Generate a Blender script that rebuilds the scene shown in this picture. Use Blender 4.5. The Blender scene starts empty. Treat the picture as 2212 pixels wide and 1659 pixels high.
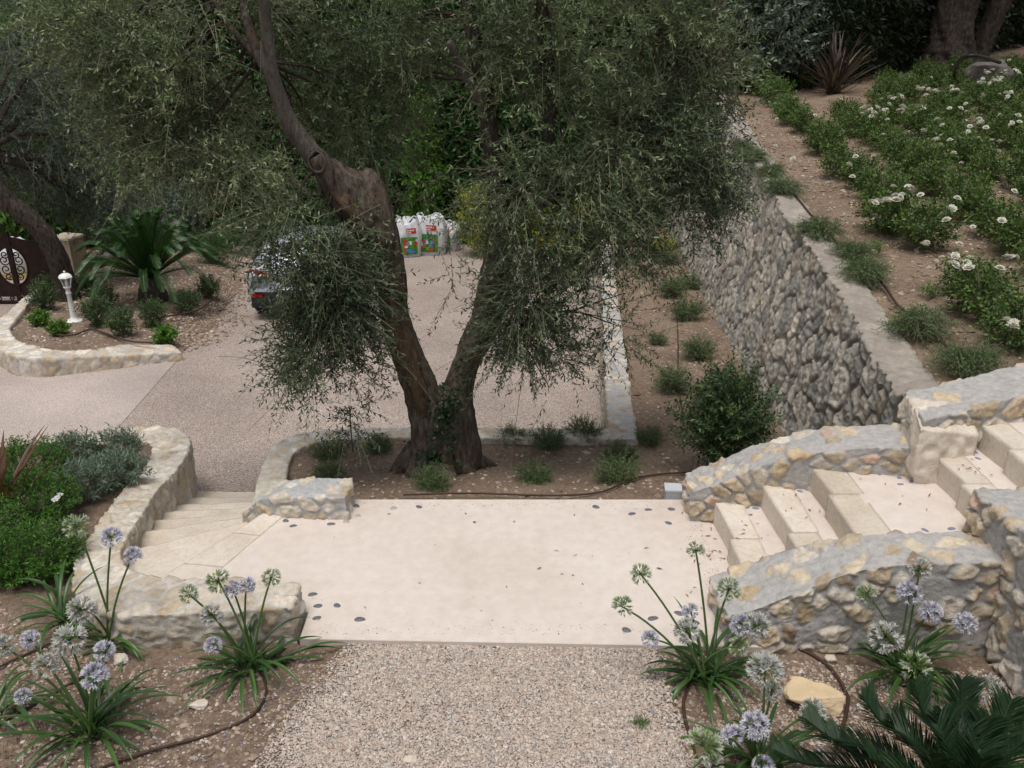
import bpy, math, random
import numpy as np
from mathutils import Vector, kdtree
R = random.Random(7)
G = np.random.default_rng(11)
sc = bpy.context.scene
COL = sc.collection
rad = math.radians
# ------------------------------------------------------------------ camera model (metres; z = 0 is the landing)
FP, CX, CY, HC, PIT = 1912.0, 1106.0, 829.5, 3.0, rad(23)
SP, CP = math.sin(PIT), math.cos(PIT)
def ray(x, y):
    a = (x-CX)/FP; b = (CY-y)/FP
    return np.array((a, CP+b*SP, -SP+b*CP))
def atz(x, y, z):
    r = ray(x, y); t = (z-HC)/r[2]; return np.array((r[0]*t, r[1]*t, z))
def aty(x, y, Y):
    r = ray(x, y); t = Y/r[1]; return np.array((r[0]*t, Y, HC+r[2]*t))
def drive_z(Y):
    return -1.3-.1*(np.clip(Y, 7.2, 32)-7.5)
def atdrive(x, y, off=0.):
    r = ray(x, y); t = (-.55+off-HC)/(r[2]+.1*r[1]); return r*t+np.array((0, 0, HC))
def upper_z(X, Y):
    return .77+.05*(Y-5)+.05*(X-2.5)
def atupper(x, y, off=0.):
    r = ray(x, y); t = (.77-.25-.125+off-HC)/(r[2]-.05*r[1]-.05*r[0]); return r*t+np.array((0, 0, HC))
def proj(p):
    X, Y, Z = p; d = Y*CP-(Z-HC)*SP; u = Y*SP+(Z-HC)*CP
    return CX+FP*X/d, CY-FP*u/d
# ------------------------------------------------------------------ numpy helpers
def nrm(v):
    v = np.asarray(v, float)
    return v/np.maximum(np.linalg.norm(v, axis=-1, keepdims=True), 1e-9)
def _h(ix, iy, iz, s):
    h = (ix.astype(np.int64)*374761393+iy.astype(np.int64)*668265263+iz.astype(np.int64)*1440670441+s*974711) & 0xffffffff
    h = ((h ^ (h >> 13))*1274126177) & 0xffffffff
    h = h ^ (h >> 16)
    return (h & 0xffffff)/float(0xffffff)
def vnoise(p, s=0):
    i = np.floor(p).astype(np.int64); f = p-i; u = f*f*(3-2*f)
    r = 0
    for a in (0, 1):
        for b in (0, 1):
            for c in (0, 1):
                w = (u[:, 0] if a else 1-u[:, 0])*(u[:, 1] if b else 1-u[:, 1])*(u[:, 2] if c else 1-u[:, 2])
                r = r+w*_h(i[:, 0]+a, i[:, 1]+b, i[:, 2]+c, s)
    return r*2-1
def fbm(p, sc_, s=0, o=3):
    r = 0; a = 1.; t = 0
    for k in range(o):
        r = r+a*vnoise(p*sc_*2**k+k*17.3, s+k); t += a; a *= .5
    return r/t
def sstep(a, b, x):
    t = np.clip((x-a)/(b-a), 0, 1); return t*t*(3-2*t)
def unit(n, g=G):
    return nrm(g.normal(size=(n, 3)))
# ------------------------------------------------------------------ objects
def mesh(name, V, F, mat, cols=None, smooth=False, mids=None):
    me = bpy.data.meshes.new(name)
    V = np.asarray(V, np.float32).reshape(-1, 3)
    Fs = F if isinstance(F, (list, tuple)) else [F]
    Fs = [np.asarray(f, np.int32) for f in Fs if len(f)]
    nl = sum(f.size for f in Fs); nf = sum(len(f) for f in Fs)
    me.vertices.add(len(V)); me.vertices.foreach_set('co', V.ravel())
    me.loops.add(nl); me.loops.foreach_set('vertex_index', np.concatenate([f.ravel() for f in Fs]))
    me.polygons.add(nf)
    tot = np.concatenate([np.full(len(f), f.shape[1], np.int32) for f in Fs])
    st = np.concatenate(([0], np.cumsum(tot)[:-1])).astype(np.int32)
    me.polygons.foreach_set('loop_start', st)
    me.polygons.foreach_set('use_smooth', np.full(nf, smooth, bool))
    for m in (mat if isinstance(mat, (list, tuple)) else [mat]): me.materials.append(m)
    if mids is not None: me.polygons.foreach_set('material_index', np.asarray(mids, np.int32))
    if cols is not None:
        a = me.color_attributes.new('Col', 'FLOAT_COLOR', 'POINT')
        c = np.ones((len(V), 4), np.float32); c[:, :3] = cols; a.data.foreach_set('color', c.ravel())
    me.update(calc_edges=True); me.validate()
    return me
def obj(name, me, parent=None, loc=(0, 0, 0), rz=0, scale=1):
    o = bpy.data.objects.new(name, me); COL.objects.link(o)
    o.location = loc; o.rotation_euler = (0, 0, rz)
    o.scale = (scale,)*3 if np.isscalar(scale) else scale
    if parent: o.parent = parent
    return o
def tag(o, label=None, cat=None, group=None, kind=None):
    if label: o['label'] = label
    if cat: o['category'] = cat
    if group: o['group'] = group
    if kind: o['kind'] = kind
    return o
def thing(name, label, cat, loc=(0, 0, 0), rz=0, group=None, scale=1):
    o = obj(name, None, None, loc, rz, scale); o.empty_display_size = .1
    return tag(o, label, cat, group)
def copy_tree(o, parent=None):
    c = o.copy(); COL.objects.link(c); c.parent = parent
    for ch in list(o.children): copy_tree(ch, c)
    return c
class Geo:
    """collects pieces of one mesh"""
    def __init__(s): s.V = []; s.F = {}; s.C = []; s.n = 0
    def add(s, V, F, col=None):
        V = np.asarray(V, float).reshape(-1, 3)
        for f in (F if isinstance(F, (list, tuple)) and len(F) and isinstance(F[0], np.ndarray) else [np.asarray(F)]):
            f = np.asarray(f, int)
            if len(f): s.F.setdefault(f.shape[1], []).append(f+s.n)
        s.V.append(V); s.n += len(V)
        if col is not None: s.C.append(np.broadcast_to(np.asarray(col, float), (len(V), 3)))
        return s
    def mesh(s, name, mat, smooth=False, off=(0, 0, 0)):
        V = np.concatenate(s.V)-np.asarray(off)
        F = [np.concatenate(f) for f in s.F.values()]
        return mesh(name, V, F, mat, np.concatenate(s.C) if s.C else None, smooth)
def box(c, s, rz=0):
    c = np.asarray(c, float); s = np.asarray(s, float)/2
    V = np.array([(x, y, z) for x in (-1, 1) for y in (-1, 1) for z in (-1, 1)])*s
    a = math.cos(rz), math.sin(rz)
    V = np.stack((V[:, 0]*a[0]-V[:, 1]*a[1], V[:, 0]*a[1]+V[:, 1]*a[0], V[:, 2]), 1)+c
    F = np.array([(0, 1, 3, 2), (4, 6, 7, 5), (0, 4, 5, 1), (2, 3, 7, 6), (0, 2, 6, 4), (1, 5, 7, 3)])
    return V, F
def catmull(P, n):
    P = np.asarray(P, float)
    Q = np.vstack((2*P[0]-P[1], P, 2*P[-1]-P[-2]))
    t = np.linspace(0, len(P)-1-1e-6, n); i = t.astype(int); f = (t-i)[:, None]
    a, b, c, d = Q[i], Q[i+1], Q[i+2], Q[i+3]
    return .5*(2*b+(c-a)*f+(2*a-5*b+4*c-d)*f*f+(3*b-a-3*c+d)*f**3)
def tube(P, r, sides=8, cap=True):
    P = np.asarray(P, float); n = len(P); r = np.broadcast_to(np.asarray(r, float), (n,))
    T = nrm(np.gradient(P, axis=0)); u = np.zeros_like(P)
    a = np.cross(T[0], (0, 0, 1.)); a = a if np.linalg.norm(a) > .1 else np.cross(T[0], (1., 0, 0)); a = nrm(a)
    for i in range(n):
        a = nrm(a-T[i]*np.dot(a, T[i])); u[i] = a
    w = np.cross(T, u)
    th = np.linspace(0, 2*math.pi, sides, endpoint=False)
    V = P[:, None]+r[:, None, None]*(np.cos(th)[None, :, None]*u[:, None]+np.sin(th)[None, :, None]*w[:, None])
    V = V.reshape(-1, 3)
    i, j = np.meshgrid(np.arange(n-1), np.arange(sides), indexing='ij'); j2 = (j+1) % sides
    F = np.stack((i*sides+j, i*sides+j2, (i+1)*sides+j2, (i+1)*sides+j), -1).reshape(-1, 4)
    if cap and sides > 3:
        V = np.vstack((V, P[0], P[-1])); k = len(V)
        j = np.arange(sides); j2 = (j+1) % sides
        F3 = np.concatenate((np.stack((j2, j, np.full(sides, k-2)), 1), np.stack(((n-1)*sides+j, (n-1)*sides+j2, np.full(sides, k-1)), 1)))
        return V, [F, F3]
    return V, [F]
def tubes3(P, r):
    """many thin three-sided stems at once, P (N,k,3), r (N,)"""
    N, k, _ = P.shape
    T = nrm(np.gradient(P, axis=1)); a = nrm(np.cross(T, np.array((.31, .17, .93)))); b = np.cross(T, a)
    tap = np.linspace(1, .45, k)[None, :, None]*np.asarray(r)[:, None, None]
    V = np.stack([P+tap*(math.cos(t)*a+math.sin(t)*b) for t in (0, 2.094, 4.189)], 2)
    idx = np.arange(N*k*3).reshape(N, k, 3)
    F = [np.stack((idx[:, :-1, j], idx[:, :-1, (j+1) % 3], idx[:, 1:, (j+1) % 3], idx[:, 1:, j]), -1).reshape(-1, 4) for j in range(3)]
    return V.reshape(-1, 3), np.concatenate(F)
def lathe(prof, sides=16, c=(0, 0, 0)):
    prof = np.asarray(prof, float); th = np.linspace(0, 2*math.pi, sides, endpoint=False)
    V = np.stack((prof[:, 0, None]*np.cos(th), prof[:, 0, None]*np.sin(th), np.repeat(prof[:, 1, None], sides, 1)), -1).reshape(-1, 3)+np.asarray(c)
    n = len(prof); i, j = np.meshgrid(np.arange(n-1), np.arange(sides), indexing='ij'); j2 = (j+1) % sides
    return V, np.stack((i*sides+j, i*sides+j2, (i+1)*sides+j2, (i+1)*sides+j), -1).reshape(-1, 4)
def grid_faces(n, m):
    i, j = np.meshgrid(np.arange(n-1), np.arange(m-1), indexing='ij')
    return np.stack((i*m+j, (i+1)*m+j, (i+1)*m+j+1, i*m+j+1), -1).reshape(-1, 4)
def merge(patches):
    """patches: list of (grid (n,m,3), outward hint vector)"""
    Vs, Fs, k = [], [], 0
    for g, hint in patches:
        n, m, _ = g.shape; F = grid_faces(n, m)
        V = g.reshape(-1, 3)
        N = np.cross(V[F[:, 2]]-V[F[:, 0]], V[F[:, 3]]-V[F[:, 1]]).sum(0)
        if np.dot(N, hint) < 0: F = F[:, ::-1]
        Vs.append(V); Fs.append(F+k); k += len(V)
    V = np.concatenate(Vs); F = np.concatenate(Fs)
    q, inv = np.unique(np.round(V, 4), axis=0, return_inverse=True); inv = inv.reshape(-1)
    F = inv[F]
    ok = np.array([len(set(f)) == 4 for f in F]) if len(F) < 400 else (F[:, 0] != F[:, 1]) & (F[:, 1] != F[:, 2]) & (F[:, 2] != F[:, 3]) & (F[:, 3] != F[:, 0]) & (F[:, 0] != F[:, 2]) & (F[:, 1] != F[:, 3])
    return q, F[ok]
def vnormals(V, F):
    N = np.cross(V[F[:, 2]]-V[F[:, 0]], V[F[:, 3]]-V[F[:, 1]])
    out = np.zeros_like(V)
    for j in range(4): np.add.at(out, F[:, j], N)
    return nrm(out)
def lerp(a, b, t): return a*(1-t)+b*t
def bil(c00, c10, c11, c01, n, m):
    s = np.linspace(0, 1, n)[:, None, None]; t = np.linspace(0, 1, m)[None, :, None]
    return lerp(lerp(np.asarray(c00, float), np.asarray(c10, float), s), lerp(np.asarray(c01, float), np.asarray(c11, float), s), t)
def hexa(bot, top, res, nobottom=True):
    """block from 4 bottom and 4 top corners (counter-clockwise)"""
    b = [np.asarray(p, float) for p in bot]; t = [np.asarray(p, float) for p in top]
    cen = (sum(b)+sum(t))/8
    nn = lambda p, q: max(2, int(np.linalg.norm(p-q)/res)+1)
    n1 = max(nn(t[0], t[1]), nn(t[2], t[3])); n2 = max(nn(t[1], t[2]), nn(t[3], t[0])); nz = max(2, int(np.linalg.norm(t[0]-b[0])/res)+1)
    ps = [(bil(t[0], t[1], t[2], t[3], n1, n2), (0, 0, 1))]
    for i in range(4):
        j = (i+1) % 4; n = n1 if i % 2 == 0 else n2
        g = bil(b[i], b[j], t[j], t[i], n, nz)
        ps.append((g, g.mean((0, 1))-cen))
    if not nobottom: ps.append((bil(b[0], b[1], b[2], b[3], n1, n2), (0, 0, -1)))
    return merge(ps)
def wall_grid(A, B, zA, zB, base, flA=0, flB=0, res=.02, capend=True, zbB=None):
    """wall from its two top edges A and B (lists of xy) with top heights and a base height"""
    A = np.asarray(A, float); B = np.asarray(B, float); zA = np.broadcast_to(np.asarray(zA, float), (len(A),)); zB = np.broadcast_to(np.asarray(zB, float), (len(A),))
    M = np.column_stack((A, zA, B, zB))
    L = np.linalg.norm(np.diff((A+B)/2, axis=0), axis=1).sum(); n = int(L/res)+2
    M = catmull(M, n)
    PA, PB = M[:, :3], M[:, 3:]
    base = np.broadcast_to(np.asarray(base if not callable(base) else base(M[:, 1]), float), (n,))
    bA, bB = PA.copy(), PB.copy(); out = nrm(np.column_stack((PA[:, :2]-PB[:, :2], np.zeros(n))))
    bA += out*flA; bB -= out*flB; bA[:, 2] = base; bB[:, 2] = base if zbB is None else zbB
    h = float(np.max(np.abs(PA[:, 2]-base))); w = float(np.max(np.linalg.norm(PA-PB, axis=1)))
    nh = max(3, int(h/res)+1); nw = max(3, int(w/res)+1)
    s = np.linspace(0, 1, nh)[None, :, None]; sw = np.linspace(0, 1, nw)[None, :, None]
    gA = lerp(bA[:, None], PA[:, None], s); gT = lerp(PA[:, None], PB[:, None], sw); gB = lerp(bB[:, None], PB[:, None], s)
    ps = []
    top = merge([(gT, (0, 0, 1))])
    def oriented(g, hints):
        n_, m_, _ = g.shape; mid = n_//2
        a, b, c = g[mid, m_//2-1], g[min(mid+1, n_-1), m_//2-1], g[mid, m_//2]
        return g
    full = np.concatenate((gA, gT[:, 1:], gB[:, ::-1][:, 1:]), 1)
    Vs = full; n_, m_, _ = full.shape
    ps.append((full, None))
    F = grid_faces(n_, m_); V = full.reshape(-1, 3)
    tn = np.cross(gT[1:, :-1]-gT[:-1, :-1], gT[:-1, 1:]-gT[:-1, :-1])[..., 2].sum()
    if tn < 0: F = F[:, ::-1]
    Vl, Fl, k = [V], [F], len(V)
    for e, d in ((0, 1), (n-1, n-2)):
        g = lerp(gA[e][:, None], gB[e][:, None], np.linspace(0, 1, nw)[None, :, None])
        hint = PA[e]-PA[d]; hint[2] = 0
        Fg = grid_faces(nh, nw); Vg = g.reshape(-1, 3)
        N = np.cross(Vg[Fg[:, 2]]-Vg[Fg[:, 0]], Vg[Fg[:, 3]]-Vg[Fg[:, 1]]).sum(0)
        if np.dot(N, hint) < 0: Fg = Fg[:, ::-1]
        Vl.append(Vg); Fl.append(Fg+k); k += len(Vg)
    V = np.concatenate(Vl); F = np.concatenate(Fl)
    q, inv = np.unique(np.round(V, 4), axis=0, return_inverse=True); F = inv.reshape(-1)[F]
    ok = (F[:, 0] != F[:, 1]) & (F[:, 1] != F[:, 2]) & (F[:, 2] != F[:, 3]) & (F[:, 3] != F[:, 0]) & (F[:, 0] != F[:, 2]) & (F[:, 1] != F[:, 3])
    return q, F[ok]
def stonify(V, F, spacing, amp, pal, mortar, cs=.9, ct=.55, seed=1, an=(1, 1, 1.25), gap=.006, edge=.010, rough=.006, tilt=.15, warp=.3, topamp=.3, drop=0., dropside=0., hg=(.3, 1.2)):
    """sets rubble stones in mortar into a surface: moves the vertices and returns colours"""
    g = np.random.default_rng(seed); an = np.asarray(an)
    N = vnormals(V, F)
    wp = np.stack([fbm(V, 1.6/spacing*.6, seed+40+k, 2) for k in range(3)], 1)*spacing*warp
    W = (V+wp)*an
    order = g.permutation(len(V))[:45000]; cells = {}; seeds = []
    for i in order:
        p = V[i]*an; r = spacing*(.42+.72*((i*7919) % 1000)/1000.)
        c = tuple((p//spacing).astype(int)); good = True
        for dx in (-1, 0, 1):
            for dy in (-1, 0, 1):
                for dz in (-1, 0, 1):
                    for s_ in cells.get((c[0]+dx, c[1]+dy, c[2]+dz), ()):
                        q = seeds[s_]
                        if (p[0]-q[0])**2+(p[1]-q[1])**2+(p[2]-q[2])**2 < r*r: good = False; break
                    if not good: break
                if not good: break
            if not good: break
        if good:
            cells.setdefault(c, []).append(len(seeds)); seeds.append(p)
    S = np.array(seeds); kd = kdtree.KDTree(len(S))
    for i, p in enumerate(S): kd.insert(p, i)
    kd.balance()
    n = len(V); id1 = np.zeros(n, int); f1 = np.zeros(n); f2 = np.full(n, 9.)
    for i in range(n):
        r = kd.find_n(W[i], 2)
        id1[i] = r[0][1]; f1[i] = r[0][2]
        if len(r) > 1: f2[i] = r[1][2]
    K = len(S); rid = spacing*g.uniform(.34, .85, K); dr = g.random(K)
    cov = np.clip(cs+(ct-cs)*sstep(.4, .8, N[:, 2]), 0, 2)
    cov = np.where(dr[id1] < lerp(dropside, drop, sstep(.4, .8, N[:, 2])), -.5, cov)
    q1 = unit(K, g); q2 = nrm(np.cross(q1, unit(K, g))); q3 = np.cross(q1, q2); rel = W-S[id1]
    sc3 = g.uniform(.8, 1.35, (K, 3)); bx = np.stack([np.abs((rel*q[id1]).sum(1))*sc3[id1, k] for k, q in enumerate((q1, q2, q3))], 1)
    fb = (bx**5).sum(1)**.2
    e = np.minimum((f2-f1)*.5-gap, rid[id1]*cov-fb+fbm(V, 26, seed+9, 3)*spacing*.10)
    m = sstep(0, edge, e)
    tv = unit(K, g)*tilt; hgt = g.uniform(*hg, K)
    til = np.einsum('ij,ij->i', (V*an-S[id1]), tv[id1])
    d = m*(amp*hgt[id1]+til*np.minimum(1, amp/.03))*(1-(1-topamp)*sstep(.5, .85, N[:, 2])) + .011*fbm(V, 4.5, seed+21, 3) + m*rough*2.2*fbm(V, 22, seed+3, 3) + (1-m)*rough*.5*fbm(V, 40, seed+5, 2)
    d = d-min(.0045, amp*.45)*np.exp(-(e/(edge*.9))**2)
    pal = np.asarray(pal); ci = g.choice(len(pal), K, p=None)
    c = pal[ci]*g.uniform(.82, 1.15, (K, 1))
    col = c[id1]*(1+.22*fbm(V, 14, seed+11, 3)[:, None])
    mc = np.asarray(mortar)*(1+.10*fbm(V, 9, seed+13, 3)[:, None])
    col = lerp(mc, col, m[:, None])
    return V+N*d[:, None], col
# ------------------------------------------------------------------ materials
class NT:
    def __init__(s, name):
        s.m = bpy.data.materials.new(name); s.m.use_nodes = True; s.t = s.m.node_tree; s.t.nodes.clear()
        s.out = s.n('ShaderNodeOutputMaterial')
    def n(s, ty, **kw):
        x = s.t.nodes.new(ty)
        for k, v in kw.items():
            if k in x.inputs if isinstance(k, str) else False: x.inputs[k].default_value = v
            else: setattr(x, k, v)
        return x
    def l(s, a, b): s.t.links.new(a, b)
    def ramp(s, fac, stops, interp='LINEAR'):
        r = s.n('ShaderNodeValToRGB'); r.color_ramp.interpolation = interp; el = r.color_ramp.elements
        while len(el) < len(stops): el.new(.5)
        for e, (p, c) in zip(el, stops): e.position = p; e.color = (*c, 1)
        s.l(fac, r.inputs[0]); return r.outputs[0]
    def noise(s, scale, detail=4, rough=.55, vec=None):
        x = s.n('ShaderNodeTexNoise'); x.inputs['Scale'].default_value = scale; x.inputs['Detail'].default_value = detail; x.inputs['Roughness'].default_value = rough
        s.l(vec if vec else s.co(), x.inputs['Vector']); return x
    def vor(s, scale, vec=None, feature='F1'):
        x = s.n('ShaderNodeTexVoronoi'); x.feature = feature; x.inputs['Scale'].default_value = scale
        s.l(vec if vec else s.co(), x.inputs['Vector']); return x
    def co(s):
        if not hasattr(s, '_co'): s._co = s.n('ShaderNodeTexCoord')
        return s._co.outputs['Object']
    def mix(s, a, b, f, mode='MIX'):
        x = s.n('ShaderNodeMix'); x.data_type = 'RGBA'; x.blend_type = mode
        for v, i in ((f, 0), (a, 6), (b, 7)):
            if hasattr(v, 'links'): s.l(v, x.inputs[i])
            elif i == 0: x.inputs[0].default_value = v
            else: x.inputs[i].default_value = (*v, 1)
        return x.outputs[2]
    def bump(s, h, strength, dist=.01, prev=None):
        b = s.n('ShaderNodeBump'); b.inputs['Strength'].default_value = strength; b.inputs['Distance'].default_value = dist
        s.l(h, b.inputs['Height'])
        if prev: s.l(prev, b.inputs['Normal'])
        return b.outputs[0]
    def bsdf(s, color, rough=.8, normal=None, metal=0., spec=.3, **kw):
        b = s.n('ShaderNodeBsdfPrincipled')
        if hasattr(color, 'links'): s.l(color, b.inputs['Base Color'])
        else: b.inputs['Base Color'].default_value = (*color, 1)
        if hasattr(rough, 'links'): s.l(rough, b.inputs['Roughness'])
        else: b.inputs['Roughness'].default_value = rough
        b.inputs['Metallic'].default_value = metal; b.inputs['Specular IOR Level'].default_value = spec
        for k, v in kw.items(): b.inputs[k.replace('_', ' ')].default_value = v
        if normal: s.l(normal, b.inputs['Normal'])
        return b.outputs[0]
    def done(s, sh): s.l(sh, s.out.inputs[0]); return s.m
def leaf_mat(name, cs, tr=.25, rough=.45, spec=.35):
    t = NT(name); g = t.n('ShaderNodeNewGeometry')
    n = len(cs); col = t.ramp(g.outputs['Random Per Island'], [(i/(n-1), c) for i, c in enumerate(cs)])
    nz = t.noise(2.2, 2); col = t.mix(col, t.ramp(nz.outputs[0], [(.3, (.72, .72, .72)), (.7, (1.2, 1.2, 1.15))]), 1, 'MULTIPLY')
    a = t.bsdf(col, rough, spec=spec); b = t.n('ShaderNodeBsdfTranslucent')
    t.l(t.mix(col, (1, 1.15, .55), 1, 'MULTIPLY'), b.inputs[0])
    m = t.n('ShaderNodeMixShader'); m.inputs[0].default_value = tr; t.l(a, m.inputs[1]); t.l(b.outputs[0], m.inputs[2])
    return t.done(m.outputs[0])
def flat_mat(name, c, rough=.6, metal=0., spec=.3, bump=0, bscale=60, var=.12, **kw):
    t = NT(name); nz = t.noise(9, 4)
    lo = tuple(x*(1-var) for x in c); hi = tuple(x*(1+var) for x in c)
    col = t.ramp(nz.outputs[0], [(.3, lo), (.7, hi)]); nm = None
    if bump: nm = t.bump(t.noise(bscale, 4).outputs[0], bump, .01)
    return t.done(t.bsdf(col, rough, nm, metal, spec, **kw))
def attr_mat(name, rough=.9, bs=.5, scale=70, tr=0):
    t = NT(name); a = t.n('ShaderNodeVertexColor'); a.layer_name = 'Col'
    nz = t.noise(scale*.35, 6, .65); col = t.mix(a.outputs[0], t.ramp(nz.outputs[0], [(.25, (.72, .71, .70)), (.75, (1.18, 1.18, 1.17))]), 1, 'MULTIPLY')
    nm = t.bump(t.noise(scale, 6, .7).outputs[0], bs, .012) if bs else None
    s = t.bsdf(col, rough, nm, spec=.2)
    if tr:
        b = t.n('ShaderNodeBsdfTranslucent'); t.l(a.outputs[0], b.inputs[0]); m = t.n('ShaderNodeMixShader'); m.inputs[0].default_value = tr
        t.l(s, m.inputs[1]); t.l(b.outputs[0], m.inputs[2]); s = m.outputs[0]
    return t.done(s)
M = {}
def make_mats():
    # pink-white cast landing
    t = NT('landing_concrete'); n1 = t.noise(1.3, 5, .6); n2 = t.noise(14, 5, .6); n3 = t.noise(260, 3)
    c = t.ramp(n1.outputs[0], [(.3, (.60, .52, .465)), (.5, (.66, .585, .53)), (.72, (.69, .625, .575))])
    c = t.mix(c, t.ramp(n2.outputs[0], [(.3, (.93, .92, .90)), (.65, (1.04, 1.04, 1.04))]), 1, 'MULTIPLY')
    st = t.noise(2.6, 6, .7); c = t.mix(c, (.52, .43, .345), t.ramp(st.outputs[0], [(.58, (0, 0, 0)), (.78, (.45, .45, .45))]))
    c = t.mix(c, t.ramp(n3.outputs[0], [(.35, (.92, .92, .92)), (.6, (1.03, 1.03, 1.03))]), 1, 'MULTIPLY')
    M['landing'] = t.done(t.bsdf(c, .85, t.bump(n3.outputs[0], .35, .004), spec=.25))
    # driveway gravel
    def gravel(name, scale, pal, bs, tone=1):
        t = NT(name); v = t.vor(scale); v2 = t.vor(scale*2.3)
        sep = t.n('ShaderNodeSeparateColor'); t.l(v.outputs['Color'], sep.inputs[0]); k = len(pal)
        c = t.ramp(sep.outputs[0], [(i/k, p) for i, p in enumerate(pal)], 'CONSTANT')
        d = t.ramp(v.outputs['Distance'], [(.25, (1, 1, 1)), (.75, (.45, .43, .42))]); c = t.mix(c, d, 1, 'MULTIPLY')
        big = t.noise(.55, 4, .6); c = t.mix(c, t.ramp(big.outputs[0], [(.3, (.78, .77, .76)), (.7, (1.12, 1.11, 1.10))]), 1, 'MULTIPLY')
        nm = t.bump(v.outputs['Distance'], -bs, .02); nm = t.bump(v2.outputs['Distance'], -bs*.4, .01, nm)
        return t.done(t.bsdf(c, .9, nm, spec=.2))
    pal = [(.42, .33, .27), (.50, .41, .34), (.33, .255, .21), (.45, .33, .265), (.26, .22, .20), (.56, .48, .41), (.36, .27, .22), (.40, .35, .31)]
    M['drive'] = gravel('drive_gravel', 95, [(a*1.27, b*1.34, c*1.42) for a, b, c in pal], .7)
    M['path'] = gravel('path_gravel', 75, [tuple(x*.7 for x in p) for p in pal], .8)
    M['paledrive'] = gravel('pale_drive', 120, [(.62, .53, .49), (.66, .58, .54), (.57, .48, .43), (.68, .61, .58), (.60, .53, .49)], .3)
    t = NT('gravel_stone'); g = t.n('ShaderNodeNewGeometry'); k = len(pal)
    pp = [(a*1.12, b*1.15, c*1.14) for a, b, c in [(.44, .355, .30), (.50, .42, .36), (.36, .28, .235), (.47, .36, .30), (.24, .225, .215), (.58, .51, .46), (.40, .30, .25), (.45, .40, .365), (.33, .29, .27), (.52, .43, .37)]]
    c = t.ramp(g.outputs['Random Per Island'], [(i/len(pp), p) for i, p in enumerate(pp)], 'CONSTANT')
    c = t.mix(c, t.ramp(t.noise(200, 3).outputs[0], [(.3, (.85, .85, .85)), (.7, (1.1, 1.1, 1.1))]), 1, 'MULTIPLY')
    M['pebble'] = t.done(t.bsdf(c, .85, spec=.25))
    t = NT('soil_stone'); g = t.n('ShaderNodeNewGeometry')
    pp = [(.26, .19, .14), (.33, .25, .19), (.19, .135, .10), (.42, .34, .27), (.23, .17, .125), (.17, .125, .09)]
    c = t.ramp(g.outputs['Random Per Island'], [(i/len(pp), p) for i, p in enumerate(pp)], 'CONSTANT')
    M['soilstone'] = t.done(t.bsdf(c, .95, spec=.15))
    def soil(name, lo, mid, hi, specks=(.36, .28, .21)):
        t = NT(name); n1 = t.noise(1.7, 5, .6); n2 = t.noise(26, 6, .7); v = t.vor(48)
        c = t.ramp(n2.outputs[0], [(.28, lo), (.5, mid), (.75, hi)])
        c = t.mix(c, t.ramp(n1.outputs[0], [(.3, (.72, .70, .68)), (.7, (1.15, 1.13, 1.1))]), 1, 'MULTIPLY')
        sep = t.n('ShaderNodeSeparateColor'); t.l(v.outputs['Color'], sep.inputs[0])
        a = t.ramp(sep.outputs[1], [(.80, (0, 0, 0)), (.82, (1, 1, 1))], 'CONSTANT'); b = t.ramp(v.outputs['Distance'], [(.30, (.8, .8, .8)), (.42, (0, 0, 0))])
        c = t.mix(c, specks, t.mix(a, b, 1, 'MULTIPLY'))
        nm = t.bump(n2.outputs[0], .7, .03); nm = t.bump(t.noise(110, 4, .7).outputs[0], .5, .01, nm)
        return t.done(t.bsdf(c, .97, nm, spec=.1))
    M['soil'] = soil('bed_soil', (.14, .102, .076), (.235, .178, .136), (.33, .26, .205))
    M['soilup'] = soil('terrace_soil', (.165, .118, .085), (.26, .195, .145), (.35, .275, .21))
    M['earth'] = soil('ground_earth', (.10, .075, .05), (.15, .115, .075), (.2, .155, .10))
    M['dry'] = soil('dry_grass', (.20, .14, .06), (.30, .22, .10), (.38, .29, .15))
    M['stone'] = attr_mat('rubble_stone', .9, .8, 75)
    M['greystone'] = attr_mat('grey_rubble', .95, .8, 45)
    M['petal'] = attr_mat('petals', .6, 0, 60, .25)
    # cut limestone of the steps
    t = NT('cut_limestone'); n1 = t.noise(3, 5, .6); n2 = t.noise(38, 6, .7); n3 = t.noise(150, 4, .7)
    c = t.ramp(n1.outputs[0], [(.28, (.58, .51, .42)), (.5, (.67, .605, .525)), (.75, (.71, .66, .59))])
    c = t.mix(c, t.ramp(n2.outputs[0], [(.3, (.86, .84, .81)), (.55, (1.02, 1.02, 1.02))]), 1, 'MULTIPLY')
    oi = t.n('ShaderNodeObjectInfo'); c = t.mix(c, t.ramp(oi.outputs['Random'], [(0, (.86, .84, .80)), (1, (1.05, 1.04, 1.03))]), 1, 'MULTIPLY'); og = t.noise(1.9, 4, .6); c = t.mix(c, (.55, .38, .20), t.ramp(og.outputs[0], [(.60, (0, 0, 0)), (.74, (.4, .4, .4))]))
    nm = t.bump(n2.outputs[0], .5, .015); nm = t.bump(n3.outputs[0], .4, .006, nm)
    M['yellowrock'] = flat_mat('yellow_rock', (.60, .47, .30), .92, bump=.5, bscale=40, var=.12)
    M['greyrock'] = flat_mat('grey_rock', (.12, .108, .098), .95, bump=.6, bscale=14, var=.4)
    M['limestone'] = t.done(t.bsdf(c, .88, nm, spec=.2))
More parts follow.
